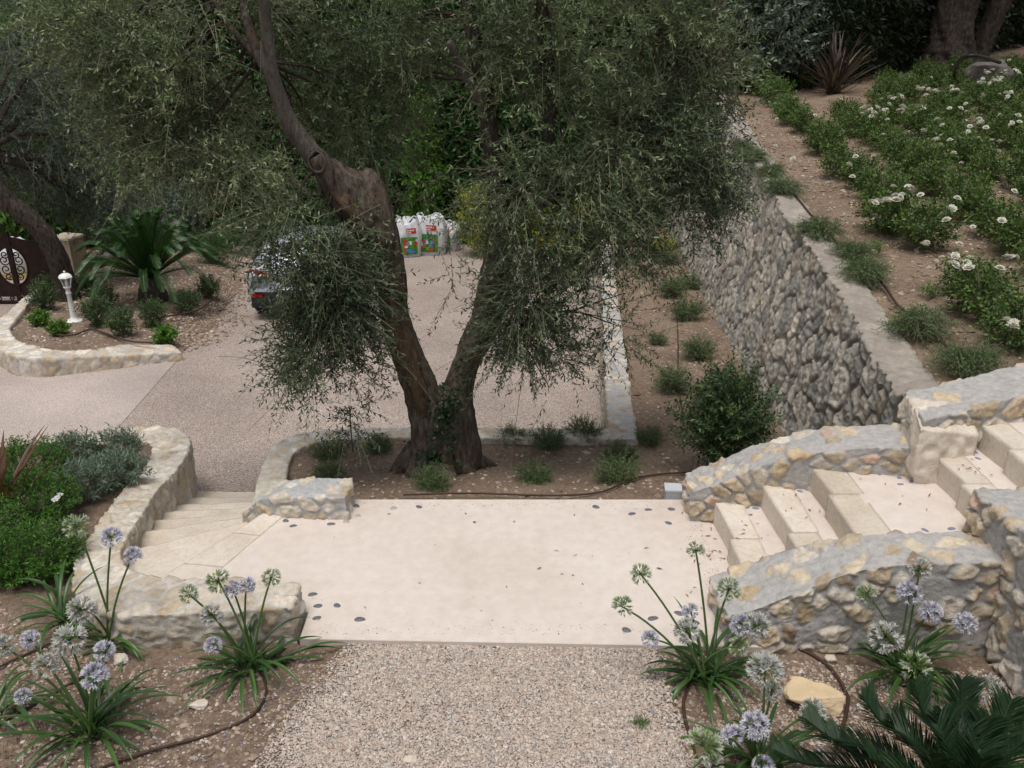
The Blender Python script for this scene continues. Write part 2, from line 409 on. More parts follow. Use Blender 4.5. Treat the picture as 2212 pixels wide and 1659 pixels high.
    # bark
    def bark(name, a, b, c_, sc_=1):
        t = NT(name); mp = t.n('ShaderNodeMapping'); mp.inputs['Scale'].default_value = (1, 1, .22); t.l(t.co(), mp.inputs[0])
        n1 = t.noise(30*sc_, 6, .7, mp.outputs[0]); n2 = t.noise(3, 4, .6); n3 = t.noise(70*sc_, 4, .7, mp.outputs[0])
        col = t.ramp(n1.outputs[0], [(.3, a), (.52, b), (.75, c_)])
        col = t.mix(col, (.13, .08, .05), t.ramp(n2.outputs[0], [(.55, (0, 0, 0)), (.72, (.5, .5, .5))]))
        nm = t.bump(n1.outputs[0], 1, .06); nm = t.bump(n3.outputs[0], .7, .02, nm)
        return t.done(t.bsdf(col, .95, nm, spec=.1))
    M['bark'] = bark('olive_bark', (.035, .028, .023), (.175, .14, .112), (.335, .285, .24))
    M['palebark'] = bark('smooth_bark', (.09, .078, .064), (.17, .15, .128), (.27, .25, .22), .7)
    M['darkbark'] = bark('dark_bark', (.025, .02, .016), (.095, .077, .064), (.20, .17, .145))
    M['deadwood'] = bark('bare_wood', (.06, .038, .024), (.16, .11, .075), (.27, .20, .145), .8)
    M['twig'] = flat_mat('twig_bark', (.19, .18, .125), .9)
    # foliage
    M['olive'] = leaf_mat('olive_leaf', [(0.0754, 0.117, 0.0442), (0.1235, 0.1794, 0.0754), (0.195, 0.2535, 0.13), (0.325, 0.39, 0.26)], .22)
    M['olivetoplit'] = leaf_mat('olive_leaf_toplit', [(.11, .145, .065), (.17, .215, .105), (.25, .30, .175), (.36, .40, .27)], .25)  # paler copy of the olive leaf, light from above painted into its colour
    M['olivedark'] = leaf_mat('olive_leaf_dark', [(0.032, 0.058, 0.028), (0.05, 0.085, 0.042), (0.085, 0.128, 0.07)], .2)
    M['olivegrey'] = leaf_mat('olive_leaf_grey', [(0.05, 0.078, 0.06), (0.082, 0.115, 0.092), (0.14, 0.175, 0.15)], .2)
    M['laurel'] = leaf_mat('laurel_leaf', [(0.0286, 0.0806, 0.0208), (0.0468, 0.1274, 0.0312), (0.0806, 0.195, 0.0468)], .2, .3, .45)
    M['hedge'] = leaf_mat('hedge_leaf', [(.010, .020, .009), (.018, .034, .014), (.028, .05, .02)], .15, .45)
    M['silver'] = leaf_mat('silver_leaf', [(0.1063, 0.1438, 0.1063), (0.1688, 0.2125, 0.1688), (0.2625, 0.3063, 0.25)], .2)
    M['shrub'] = leaf_mat('shrub_leaf', [(0.036, 0.072, 0.027), (0.06, 0.1125, 0.039), (0.105, 0.1575, 0.06)], .2)
    M['bright'] = leaf_mat('bright_leaf', [(.06, .15, .02), (.10, .22, .03), (.16, .30, .05)], .3)
    M['golden'] = leaf_mat('golden_leaf', [(.20, .22, .02), (.32, .33, .03), (.46, .45, .05)], .3)
    M['rose'] = leaf_mat('rose_leaf', [(0.0375, 0.0775, 0.02), (0.07, 0.1313, 0.0312), (0.1063, 0.1688, 0.0425), (0.15, 0.2063, 0.0525)], .22)
    M['carpet'] = leaf_mat('carpet_leaf', [(0.0339, 0.0961, 0.0113), (0.0622, 0.164, 0.0204), (0.1018, 0.2318, 0.0339)], .25)
    M['needle'] = leaf_mat('rosemary_leaf', [(0.0553, 0.1072, 0.0358), (0.0943, 0.1625, 0.0553), (0.1544, 0.2356, 0.0894)], .2)
    M['lavender'] = leaf_mat('lavender_leaf', [(.09, .14, .10), (.145, .21, .155), (.24, .31, .245)], .2)
    M['strap'] = leaf_mat('strap_leaf', [(0.0275, 0.0725, 0.0163), (0.0475, 0.1125, 0.025), (0.075, 0.1562, 0.0375)], .22, .35, .5)
    M['stalk'] = flat_mat('flower_stalk', (.085, .15, .045), .5)
    M['cycas'] = leaf_mat('cycas_leaf', [(.009, .028, .010), (.015, .042, .014), (.026, .06, .020)], .1, .5, .25)
    M['cycasfar'] = leaf_mat('cycas_leaf_far', [(0.0188, 0.0562, 0.0131), (0.0319, 0.0844, 0.0188), (0.0516, 0.1172, 0.03)], .2, .35, .4)
    M['bronze'] = leaf_mat('bronze_leaf', [(.08, .035, .022), (.14, .06, .035), (.20, .13, .08)], .2)
    M['darkflax'] = leaf_mat('dark_flax_leaf', [(.05, .036, .032), (.085, .06, .05), (.15, .115, .095)], .15)
    M['ivy'] = leaf_mat('ivy_leaf', [(.014, .036, .012), (.026, .06, .02), (.045, .09, .03)], .2, .35)
    M['litter'] = leaf_mat('dry_leaf', [(.16, .09, .045), (.24, .13, .06), (.30, .21, .11), (.34, .13, .05)], .15)
    M['hose'] = flat_mat('brown_hose', (.060, .033, .023), .55, var=.3)
    M['black'] = flat_mat('black_plastic', (.018, .018, .019), .5)
    M['white'] = flat_mat('white_paint', (.78, .79, .76), .45, var=.04)
    M['sack'] = flat_mat('woven_sack', (.66, .68, .72), .6, bump=.4, bscale=25, var=.06)
    M['red'] = flat_mat('red_print', (.55, .045, .03), .6)
    M['printgreen'] = flat_mat('green_print', (.07, .28, .05), .6, var=.5)
    M['printblue'] = flat_mat('blue_print', (.08, .22, .42), .6, var=.5)
    M['steel'] = flat_mat('rusty_steel', (.032, .017, .013), .7, .3, var=.4)
    M['cream'] = flat_mat('cream_render', (.46, .38, .27), .9, bump=.2)
    M['creamcap'] = flat_mat('cream_cap', (.55, .47, .37), .9)
    M['paint'] = flat_mat('silver_paint', (.50, .54, .60), .22, .35, .5, var=.02, Coat_Weight=.6)
    M['glass'] = flat_mat('car_glass', (.012, .014, .016), .05, 0, .6)
    M['tail'] = flat_mat('tail_lens', (.42, .012, .012), .15, 0, .6)
    M['rubber'] = flat_mat('tyre_rubber', (.02, .02, .02), .8)
    M['rim'] = flat_mat('alloy_rim', (.4, .4, .42), .3, .9)
    M['riverstone'] = flat_mat('river_pebble', (.13, .135, .15), .6, var=.35)
    M['bluestone'] = flat_mat('blue_pebble', (.21, .22, .30), .6, var=.3)
    M['palestone'] = flat_mat('pale_pebble', (.40, .37, .34), .6, var=.2)
    M['plastic'] = flat_mat('grey_plastic', (.52, .54, .57), .5, var=.05)
    M['wood'] = flat_mat('old_wood', (.20, .15, .12), .85, var=.4)
    t = NT('lamp_glass'); b = t.n('ShaderNodeBsdfPrincipled'); b.inputs['Base Color'].default_value = (.9, .93, .92, 1); b.inputs['Roughness'].default_value = .08
    b.inputs['Alpha'].default_value = .12; M['lampglass'] = t.done(b.outputs[0])
make_mats()
# ------------------------------------------------------------------ foliage makers
def leaves(P, D, L, W, fold=.12, g=G):
    n = len(P); L = np.broadcast_to(np.asarray(L, float), (n,))[:, None]; W = np.broadcast_to(np.asarray(W, float), (n,))[:, None]
    D = nrm(D); ref = nrm(unit(n, g)+np.array((0, 0, 1.1))); S = nrm(np.cross(D, ref)); U = np.cross(S, D)
    m = P+D*L*.48+U*W*fold
    V = np.stack((P, m+S*W/2, P+D*L-U*W*fold, m-S*W/2), 1).reshape(-1, 3)
    return V, np.arange(4*n).reshape(-1, 4)
def twigs(O, D, L, nl, sag, ll, lw, spread=.9, g=G, stem=.0022, jit=.2):
    """leafy twigs: returns leaf (V,F) and stem (V,F)"""
    N = len(O); O = np.asarray(O); D = nrm(D); L = np.broadcast_to(np.asarray(L, float), (N,)); sag = np.broadcast_to(np.asarray(sag, float), (N,))
    t = np.linspace(.12, 1, nl)[None, :]+g.uniform(-.03, .03, (N, nl))
    Z = np.array((0, 0, 1.))
    C = lambda t: O[:, None]+D[:, None]*(L[:, None]*t)[..., None]-Z*(sag[:, None]*L[:, None]*t*t)[..., None]
    P = C(t); T = nrm(D[:, None]-2*Z*(sag[:, None]*t)[..., None])
    a = nrm(np.cross(T, nrm(unit(N, g))[:, None])); b = np.cross(T, a)
    ph = g.uniform(0, 6.28, (N, 1))+np.arange(nl)[None, :]*2.6+g.normal(0, .4, (N, nl))
    rdir = np.cos(ph)[..., None]*a+np.sin(ph)[..., None]*b
    LD = nrm(T*.75+rdir*spread+g.normal(0, jit, (N, nl, 3)))
    s = g.uniform(.65, 1.2, (N*nl))
    lf = leaves(P.reshape(-1, 3), LD.reshape(-1, 3), ll*s, lw*s, g=g)
    ts = np.linspace(0, 1, 4)[None, :].repeat(N, 0)
    return lf, tubes3(C(ts), np.full(N, stem))
def ball_points(c, r, n, g=G, hollow=.5):
    d = unit(n, g); q = g.uniform(hollow**3, 1, n)**(1/3.)
    return np.asarray(c)+d*q[:, None]*np.asarray(r), d
def shrub_mesh(name, mat, r, n, tl, nl, ll, lw, sag=.15, seed=1, up=.5, hollow=.2, stems=True, sparse=0, spread=.9):
    """bush standing on its own origin, radii r=(rx,ry,rz)"""
    g = np.random.default_rng(seed); r = np.asarray(r, float)
    c = np.array((0, 0, r[2]*.95)); P, d = ball_points(c, r*np.array((.8, .8, .85)), n, g, hollow)
    P = P*(1+.16*fbm(P, 2.2/r.max(), seed)[:, None]*np.array((1, 1, .7)))
    P[:, 2] = np.maximum(P[:, 2], .02)
    D = nrm(d*np.array((1, 1, .8))+np.array((0, 0, up))+g.normal(0, .35, (n, 3)))
    lf, st = twigs(P-D*tl*.5, D, tl*g.uniform(.6, 1.3, n), nl, sag, ll, lw, spread, g, .0016)
    lf[0][:, 2] = np.maximum(lf[0][:, 2], .004)
    G_ = Geo(); G_.add(*lf); nlf = len(lf[1])
    if stems:
        k = max(6, n//12); idx = g.choice(n, k); base = np.column_stack((g.normal(0, r[0]*.12, k), g.normal(0, r[1]*.12, k), np.zeros(k)))
        e = P[idx]; mid = (base+e)/2+np.array((0, 0, .15*r[2])); pl = np.stack((base, base*.6+mid*.4, mid*.6+e*.4, e), 1)
        sv, sf = tubes3(pl, np.full(k, .004+.004*r[2]))
        G_.add(*st); G_.add(sv, sf)
        mids = np.concatenate((np.zeros(nlf, int), np.ones(len(st[1])+len(sf), int)))
        V = np.concatenate(G_.V); F = np.concatenate(G_.F[4])
        return mesh(name, V, F, [mat, M['twig']], None, False, mids)
    return G_.mesh(name, mat)
def limb(pts, rad_, seed, sides=20, step=.035, bark=.10, lobes=0.0, burr=0):
    pts = np.asarray(pts, float); L = np.linalg.norm(np.diff(pts, axis=0), axis=1).sum(); n = max(8, int(L/step))
    q = catmull(np.column_stack((pts, rad_)), n); P, r = q[:, :3], np.maximum(q[:, 3], .004)
    V, F = tube(P, r, sides); nb = n*sides
    C = np.repeat(P, sides, 0); d = V[:nb]-C; rr = np.linalg.norm(d, axis=1, keepdims=True); u = d/np.maximum(rr, 1e-6)
    s = np.repeat(np.linspace(0, L, n), sides)
    th = np.tile(np.linspace(0, 2*math.pi, sides, endpoint=False), n)
    tw = th+s*.9
    k = np.column_stack((np.cos(tw)*2.6, np.sin(tw)*2.6, s*1.6))
    f = fbm(k, 1, seed, 3); f2 = 1-np.abs(fbm(k*np.array((2.3, 2.3, 1.1)), 1, seed+5, 2))*2
    disp = 1+bark*1.3*f+bark*.7*f2
    if lobes: disp += lobes*np.exp(-s/.35)*np.maximum(0, np.sin(th*3+seed)+.6*np.sin(th*5+1.7*seed))+lobes*.6*np.exp(-s/.18)
    if burr: disp += burr*np.maximum(0, fbm(V[:nb], 5, seed+8, 2))
    V[:nb] = C+u*rr*disp[:, None]
    return V, F
# ------------------------------------------------------------------ terrain sheets
def inside(P, poly):
    poly = np.asarray(poly, float); x, y = P[:, 0], P[:, 1]; c = np.zeros(len(P), bool)
    x0, y0 = poly[-1]
    for x1, y1 in poly:
        k = ((y1 > y) != (y0 > y)) & (x < (x0-x1)*(y-y1)/((y0-y1) if y0 != y1 else 1e-9)+x1)
        c ^= k; x0, y0 = x1, y1
    return c
def sheet(name, poly, zf, res, mat, amp=0., fs=3., seed=0, kind='structure'):
    """a ground sheet filling a polygon: whole grid cells inside, boundary vertices pulled onto the outline"""
    poly = np.asarray(poly, float); lo, hi = poly.min(0), poly.max(0)
    nx, ny = int((hi[0]-lo[0])/res)+2, int((hi[1]-lo[1])/res)+2
    X, Y = np.meshgrid(lo[0]+np.arange(nx)*res, lo[1]+np.arange(ny)*res, indexing='ij')
    V = np.column_stack((X.ravel(), Y.ravel(), np.zeros(X.size))); F = grid_faces(nx, ny)
    ins = inside(V[:, :2], poly); keep = ins[F].sum(1) >= 1; F = F[keep]
    us = np.unique(F); mp = np.full(len(V), -1); mp[us] = np.arange(len(us)); F = mp[F]; V = V[us]; out = ~ins[us]
    if out.any():
        Q = V[out, :2]; best = np.full(len(Q), 1e9); bp = Q.copy()
        for i in range(len(poly)):
            a, b = poly[i-1], poly[i]; d = b-a; L2 = max((d*d).sum(), 1e-9)
            t = np.clip(((Q-a)@d)/L2, 0, 1); p = a+t[:, None]*d; e = ((p-Q)**2).sum(1); m = e < best
            best[m] = e[m]; bp[m] = p[m]
        V[out, :2] = bp
    V[:, 2] = zf(V[:, 0], V[:, 1])
    if amp: V[:, 2] += amp*fbm(np.column_stack((V[:, :2], np.zeros(len(V)))), fs, seed, 4)
    a = V[F]; ar = np.abs(np.cross(a[:, 2]-a[:, 0], a[:, 3]-a[:, 1])[:, 2])
    F = F[ar > 1e-9]
    o = obj(name, mesh(name, V, F, mat, smooth=True)); tag(o, kind=kind); return o
def pebbles(name, n, pts, size, mat, flat=.6, g=G, kind='stuff', sink=.25):
    """n loose angular stones lying at pts (n,3)"""
    n = len(pts); base = np.array([(1, 0, 0), (-1, 0, 0), (0, 1, 0), (0, -1, 0), (0, 0, 1), (0, 0, -1), (.62, .62, .5), (-.62, .62, .5), (-.62, -.62, .5), (.62, -.62, .5)], float)
    base = base[:6]; Fb = np.array([(0, 2, 4), (2, 1, 4), (1, 3, 4), (3, 0, 4), (2, 0, 5), (1, 2, 5), (3, 1, 5), (0, 3, 5)])
    s = size*np.exp(g.normal(0, .32, n)); V = base[None]*np.stack((s*g.uniform(.7, 1.4, n), s*g.uniform(.6, 1.1, n), s*flat*g.uniform(.7, 1.2, n)), 1)[:, None]
    V = V*(1+g.uniform(-.3, .3, (n, 6, 1)))+g.normal(0, .11, (n, 6, 3))*s[:, None, None]
    a = g.uniform(0, 6.28, n); c, q = np.cos(a)[:, None], np.sin(a)[:, None]
    V = np.stack((V[..., 0]*c-V[..., 1]*q, V[..., 0]*q+V[..., 1]*c, V[..., 2]), -1)+np.asarray(pts)[:, None]
    V[..., 2] += (s*flat*(1-sink*2))[:, None]*.5
    F = (np.arange(n)[:, None, None]*6+Fb[None]).reshape(-1, 3)
    o = obj(name, mesh(name, V.reshape(-1, 3), F, mat)); tag(o, kind=kind); return o
def rnd_in(poly, n, zf, g=G):
    poly = np.asarray(poly, float); lo, hi = poly.min(0), poly.max(0); out = []
    while sum(len(o) for o in out) < n:
        P = g.uniform(lo, hi, (n*2, 2)); out.append(P[inside(P, poly)])
    P = np.concatenate(out)[:n]; return np.column_stack((P, zf(P[:, 0], P[:, 1])))
# broad ground under everything, falling with the driveway
Xs = np.array((-140, -60, -30, -14, -6, 0, 6, 14, 30, 60, 140.)); Ys = np.array((-60, -20, -4, 2, 7.2, 12, 18, 24, 32, 60, 160.))
Xg, Yg = np.meshgrid(Xs, Ys, indexing='ij')
obj('ground', mesh('ground', np.stack((Xg, Yg, drive_z(Yg)-.12), -1).reshape(-1, 3), grid_faces(len(Xs), len(Ys))[:, ::-1], M['earth']))['kind'] = 'structure'
zdr = lambda X, Y: drive_z(Y)
wl = lambda Y: 2.42+.108*(Y-5)          # top edge of the tall retaining wall
bl = lambda Y: wl(Y)-.18-.035*np.clip(Y-5, 0, 5)   # foot of the retaining wall
lwx = lambda Y: .835+.09*(Y-6.95)        # low wall beside the driveway
sheet('driveway', [(-9, 7.0), (-1.2, 7.0), (.95, 6.9), (1.12, 9), (1.58, 14), (2.5, 24), (2.9, 31), (-18, 31), (-18, 14), (-14, 7.0)], lambda X, Y: drive_z(Y), .35, M['drive'])
sheet('driveway_near', [(-3.6, 6.2), (-1.6, 6.2), (-1.6, 7.3), (-3.6, 7.3)], lambda X, Y: -1.305+0*Y, .2, M['drive'])
pale = [(-4.95, 12.35), (-4.55, 9.15), (-4.25, 7.75), (-4.9, 7.2), (-14, 7.05), (-14, 12.3), (-9.5, 12.6), (-7, 12.1)]
sheet('pale_driveway', pale, lambda X, Y: drive_z(Y)+.006, .25, M['paledrive'])
# front beds and path
def zfront(X, Y):
    return np.where(X < -2.0, -.04-.205*np.clip(Y-4.0, 0, 9)*np.clip((-2.0-X)/.5, 0, 1), -.04)-.02*np.clip(-Y+2, 0, 4)
pathpoly = [(-.80, 3.66), (.70, 3.64), (.80, 2.88), (.95, 1.5), (.9, .2), (-1.6, .2), (-1.5, 1.5), (-1.13, 2.88), (-.95, 3.35)]
sheet('front_bed', [(-8, .2), (5.5, .2), (5.5, 3.55), (2.3, 3.65), (1.2, 3.7), (-1.2, 3.7), (-1.9, 3.72), (-2.35, 4.0), (-2.55, 4.6), (-2.72, 5.3), (-3.0, 6.2), (-3.2, 7.1), (-3.5, 7.5), (-4.1, 7.4), (-5.7, 7.05), (-8, 6.9)], zfront, .05, M['soil'], .022, 4, 3)
sheet('gravel_path', pathpoly, lambda X, Y: -.028+0*Y, .06, M['path'], .006, 5, 4)
g = np.random.default_rng(5)
pp = rnd_in([(-.86, 3.70), (.74, 3.68), (.90, 1.9), (-1.36, 1.9), (-1.13, 2.88), (-1.0, 3.35)], 150000, lambda X, Y: -.026+0*X, g)
w_ = fbm(pp, 3.2, 77, 2); edge = np.minimum(pp[:, 0]+1.12+.30*(pp[:, 1]-2.88)*-1.3+.05, .84-pp[:, 0])
keep = (np.minimum(pp[:, 0]-np.interp(pp[:, 1], [1.9, 2.88, 3.35, 3.66], [-1.40, -1.10, -.93, -.80]), np.interp(pp[:, 1], [1.9, 2.88, 3.66], [.93, .80, .72])-pp[:, 0])+w_*.09) > g.uniform(-.12, .12, len(pp))
pebbles('loose_gravel', 0, pp[keep], .0046, M['pebble'], .7, g)
# pebbles and clods on the soil
sp = np.concatenate((rnd_in([(-3.6, 2.6), (-.8, 2.6), (-.75, 3.62), (-1.1, 3.66), (-1.9, 3.5), (-2.4, 3.7), (-3.2, 4.3)], 13000, zfront, g), rnd_in([(.6, 2.6), (2.5, 2.6), (2.4, 3.5), (1.0, 3.6), (.65, 3.64)], 9000, zfront, g)))
sp[:, 2] += .018*fbm(np.column_stack((sp[:, :2], np.zeros(len(sp)))), 4, 3, 4)
pebbles('bed_stones', 0, sp[fbm(sp, 2.5, 31, 2)+.35 > g.uniform(-.3, .9, len(sp))], .0062, M['pebble'], .6, g)
pebbles('soil_clods', 0, sp[::2]+g.normal(0, .02, (len(sp[::2]), 3))*np.array((1, 1, 0)), .010, M['soilstone'], .6, g)
# middle bed behind the landing and the strip beside the retaining wall
def zmid(X, Y):
    return np.where(Y < 6.9, -.05-.395*np.clip((Y-5.1)/1.3, 0, 1), -.445-.10*(Y-6.9))-.3*np.clip((-1.42-X)/.2, 0, 1)*np.clip((6.3-Y)/.5, 0, 1)
midpoly = [(-1.06, 5.0), (-1.5, 5.2), (-1.78, 5.45), (-1.84, 5.9), (-1.9, 6.4), (-1.85, 6.68), (-1.68, 6.83), (-1.35, 6.89), (.9, 6.89)] + [(lwx(Y)+.14, Y) for Y in (6.95, 9.5, 12, 15, 18, 21)] + [(bl(Y)+.25, Y) for Y in (21, 17, 13, 10, 8, 6.5, 5.2)] + [(2.4, 4.7), (1.0, 4.85), (1.0, 5.09), (-1.06, 5.09)]
sheet('middle_bed', midpoly, zmid, .06, M['soil'], .025, 3.5, 9)
ms = rnd_in(midpoly, 6500, zmid, g); ms[:, 2] += .025*fbm(np.column_stack((ms[:, :2], np.zeros(len(ms)))), 3.5, 9, 4)
pebbles('bed_stones', 0, ms[::5], .011, M['pebble'], .6, g); pebbles('soil_clods', 0, ms[1::2], .016, M['soilstone'], .6, g)
# upper terrace
zup = lambda X, Y: upper_z(X, Y)-.03+.25*np.clip((Y-18)/8, 0, 1)**2
upoly = [(wl(Y)+.13, Y) for Y in (5.0, 8, 12, 16, 20, 24)] + [(5, 30), (26, 30), (26, 5.15), (4.2, 5.2), (3.2, 5.05)]
sheet('upper_terrace', upoly, zup, .12, M['soilup'], .06, 1.7, 21)
us_ = rnd_in([(wl(5)+.2, 5.1), (wl(15)+.2, 15), (10, 16), (6, 8), (4.2, 5.3)], 9000, zup, g); us_[:, 2] += .06*fbm(np.column_stack((us_[:, :2], np.zeros(len(us_)))), 1.7, 21, 4)
pebbles('bed_stones', 0, us_[::4], .012, M['pebble'], .6, g); pebbles('soil_clods', 0, us_[1::2], .018, M['soilstone'], .6, g)
# island bed with the cycad
inP = [(372, 749), (279, 749), (239, 754), (199, 760), (119, 761), (80, 754), (40, 740), (21, 717), (24, 701), (53, 669), (74, 645), (96, 622), (126, 598)]
outP = [(393, 761), (319, 764), (239, 769), (170, 772), (106, 774), (40, 770), (0, 752), (-25, 730), (-20, 700), (16, 677), (37, 656), (72, 628), (106, 602)]
kh = np.interp(np.arange(13), [0, 2, 5], [.13, .2, .30]); inW = [atdrive(x, y, h) for (x, y), h in zip(inP, kh)]; outW = [atdrive(x, y, h) for (x, y), h in zip(outP, kh)]
isl = [tuple(((a+b)/2)[:2]) for a, b in zip(inW, outW)]
zisl = lambda X, Y: drive_z(Y)+.22+0*X
rbd = catmull([tuple(atdrive(x, y)[:2]) for x, y in ((500, 545), (520, 600), (500, 650), (450, 710), (405, 748))], 40); rbd += np.random.default_rng(2).normal(0, .06, rbd.shape)
isl2 = isl + [(-8.6, 21.0), (-5.2, 22.5), (-4.5, 19)] + [tuple(p) for p in rbd]
rb_ = np.array([tuple(atdrive(x, y)[:2]) for x, y in ((540, 520), (500, 560), (520, 600), (500, 650), (450, 710), (410, 745))])
def zislb(X, Y):
    X = np.asarray(X, float); Y = np.asarray(Y, float); d = np.clip(np.interp(-Y, -rb_[::1, 1], rb_[:, 0])-X, 0, 1.1)/1.1
    return drive_z(Y)+.012+.21*d*(2-d)
sheet('island_bed', isl2, zislb, .12, M['soil'], .02, 2.2, 33)
iw = rnd_in(isl2, 5000, zislb, g); pebbles('bed_stones', 0, iw[::2], .018, M['pebble'], .6, g); pebbles('soil_clods', 0, iw[1::2], .024, M['soilstone'], .6, g)
ie = rbd[g.integers(0, 40, 3500)]+g.normal(0, .22, (3500, 2)); ie = np.column_stack((ie, np.maximum(drive_z(ie[:, 1])+.004, zislb(ie[:, 0], ie[:, 1])*inside(ie, isl2)+(1-inside(ie, isl2))*-9)))
pebbles('bed_stones', 0, ie[::3], .014, M['pebble'], .6, g); pebbles('soil_clods', 0, ie[1::2], .02, M['soilstone'], .6, g)
sheet('dry_field', [(-30, 18.5), (-8.9, 18.5), (-8.9, 34), (-30, 40)], lambda X, Y: drive_z(Y)+.02+.06*np.clip(Y-19, 0, 20), .5, M['dry'], .15, .8, 5)
# ------------------------------------------------------------------ landing
lp = [(-1.10, 3.70), (1.42, 3.63), (1.42, 5.11), (-1.06, 5.11), (-1.06, 4.9), (-1.47, 4.90), (-1.84, 3.95), (-1.10, 3.92)]
import bmesh
def slab(name, poly, z0, z1, mat, bev=.004, parent=None):
    bm = bmesh.new(); vs = [bm.verts.new((x, y, z1)) for x, y in poly]; f = bm.faces.new(vs)
    if f.normal.z < 0: f.normal_flip()
    r = bmesh.ops.extrude_face_region(bm, geom=[f]); bmesh.ops.translate(bm, vec=(0, 0, z0-z1), verts=[v for v in r['geom'] if isinstance(v, bmesh.types.BMVert)])
    bmesh.ops.recalc_face_normals(bm, faces=bm.faces)
    if bev: bmesh.ops.bevel(bm, geom=[e for e in bm.edges if min(v.co.z for v in e.verts) > z1-.001], offset=bev, segments=1, affect='EDGES')
    me = bpy.data.meshes.new(name); bm.to_mesh(me); bm.free(); me.materials.append(mat); return obj(name, me, parent)
slab('landing', lp, -1.3, 0, M['landing'])['kind'] = 'structure'
# ------------------------------------------------------------------ stairs
def rough_block(bot, top, res, amp, seed, cav=.5):
    V, F = hexa(bot, top, res); N = vnormals(V, F)
    d = fbm(V, 3.5, seed, 3)*amp+fbm(V, 18, seed+3, 3)*amp*.6-cav*amp*np.maximum(0, fbm(V, 9, seed+7, 3)-.2)*3
    return V+N*d[:, None], F
def quad_block(poly, z0, z1): return [(x, y, z0) for x, y in poly], [(x, y, z1) for x, y in poly]
def roughpart(name, poly, z0, z1, parent, seed, amp=.005, res=.022, off=(0, 0, 0)):
    b, t = quad_block(poly, z0, z1); V, F = rough_block(b, t, res, amp, seed)
    return obj(name, mesh(name, V-np.asarray(off), F, M['limestone'], smooth=True), parent)
c = (-2.3, 5.8, -1.3)
st = thing('garden_stairs', 'fan of worn cream limestone steps winding down from the landing to the gravel driveway', 'stairs', c)
EL = [(-2.12, 4.02), (-2.47, 4.63), (-2.66, 5.12), (-2.77, 5.54), (-2.83, 5.95), (-2.88, 6.33), (-2.93, 6.74), (-3.0, 7.16)]
ER = [(-1.60, 4.93), (-1.70, 5.12), (-1.85, 5.42), (-1.92, 5.75), (-1.95, 6.1), (-1.98, 6.45), (-2.02, 6.8), (-2.05, 7.16)]
for q0, q1 in ((0, .38), (.385, .74), (.745, 1)):
    A0, A1 = np.array((-1.815, 3.98)), np.array((-1.462, 4.905)); B0, B1 = np.array(EL[0]), np.array(ER[0])
    roughpart('nosing', [tuple(lerp(A0, A1, q0)), tuple(lerp(A0, A1, q1)), tuple(lerp(B0, B1, q1)), tuple(lerp(B0, B1, q0))], -.5, .006, st, 5, .007, .016, off=c)
for k in range(1, 8):
    zk = -.16*k-.01*(k > 6)
    p = [(EL[k-1][0]+.10*(k > 1), EL[k-1][1]-.05), EL[k], ER[k], (ER[k-1][0], ER[k-1][1]-.05)]
    p[1] = (p[1][0]-.12, p[1][1]+.03); p[0] = (p[0][0]-.18, p[0][1])
    roughpart('step', p[::-1], -1.5, zk, st, 20+k, .010, .018, off=c)
# upper stairs
c = (1.4, 4.35, 0)
us = thing('garden_stairs', 'pale stone steps with pink concrete treads climbing between two curved mortar walls', 'stairs', c)
rx = [(1.28, .15), (1.55, .30), (1.81, .45), (2.47, .60), (2.76, .75), (3.06, .90), (3.36, 1.02)]
for i, (x, z) in enumerate(rx):
    x1 = rx[i+1][0] if i+1 < len(rx) else x+1.2; y0, y1 = (3.70, 4.98) if i < 3 else (3.86, 4.80)
    sk = .02*(i % 2); nw = .17 if i != 2 else .20
    # tread slab behind, nosing block in front
    sl = slab('tread', [(x+nw-.03-c[0], y0-c[1]), (x1+.03-c[0], y0-c[1]), (x1+.03-c[0], y1-c[1]), (x+nw-.03-c[0], y1-c[1])], -.25, z-.003, M['landing'], 0, us)
    ym = y0+(y1-y0)*(.42 if i % 2 else .55)
    for a, b, s_ in ((y0, ym, 1), (ym+.004, y1, 2)):
        nb = roughpart('nosing', [(x+.012*s_, a), (x+nw, a), (x+nw-.006, b), (x-.008*s_, b)], -.25, z, sl, 60+7*i+s_, .006, .02, off=c)
# ------------------------------------------------------------------ walls
WARM = [(.63, .55, .43), (.60, .50, .37), (.66, .59, .49), (.57, .45, .30), (.60, .49, .35), (.68, .61, .53), (.50, .41, .30), (.57, .42, .33), (.64, .55, .42)]
PALE = [(.66, .60, .50), (.60, .52, .41), (.70, .65, .57), (.58, .50, .40), (.64, .57, .48), (.56, .46, .33), (.68, .61, .52)]
GREY = [(0.468, 0.442, 0.39), (0.559, 0.52, 0.448), (0.351, 0.338, 0.312), (0.611, 0.552, 0.468), (0.403, 0.377, 0.338), (0.52, 0.474, 0.403), (0.312, 0.299, 0.273), (0.468, 0.403, 0.325)]
MORT = (.465, .452, .438)
def wall(name, label, A, B, zA, zB, base, spacing, amp, pal, mort, cs, ct, seed, res, mat='stone', flA=0, flB=0, cat='stone wall', **kw):
    V, F = wall_grid(A, B, zA, zB, base, flA, flB, res)
    V, C = stonify(V, F, spacing, amp, pal, mort, cs, ct, seed, **kw)
    o3 = np.array((*(np.mean(np.asarray(A+B), 0)), float(np.min(V[:, 2]))))
    o = obj(name, mesh(name, V-o3, F, M[mat], C, True), None, o3); return tag(o, label, cat)
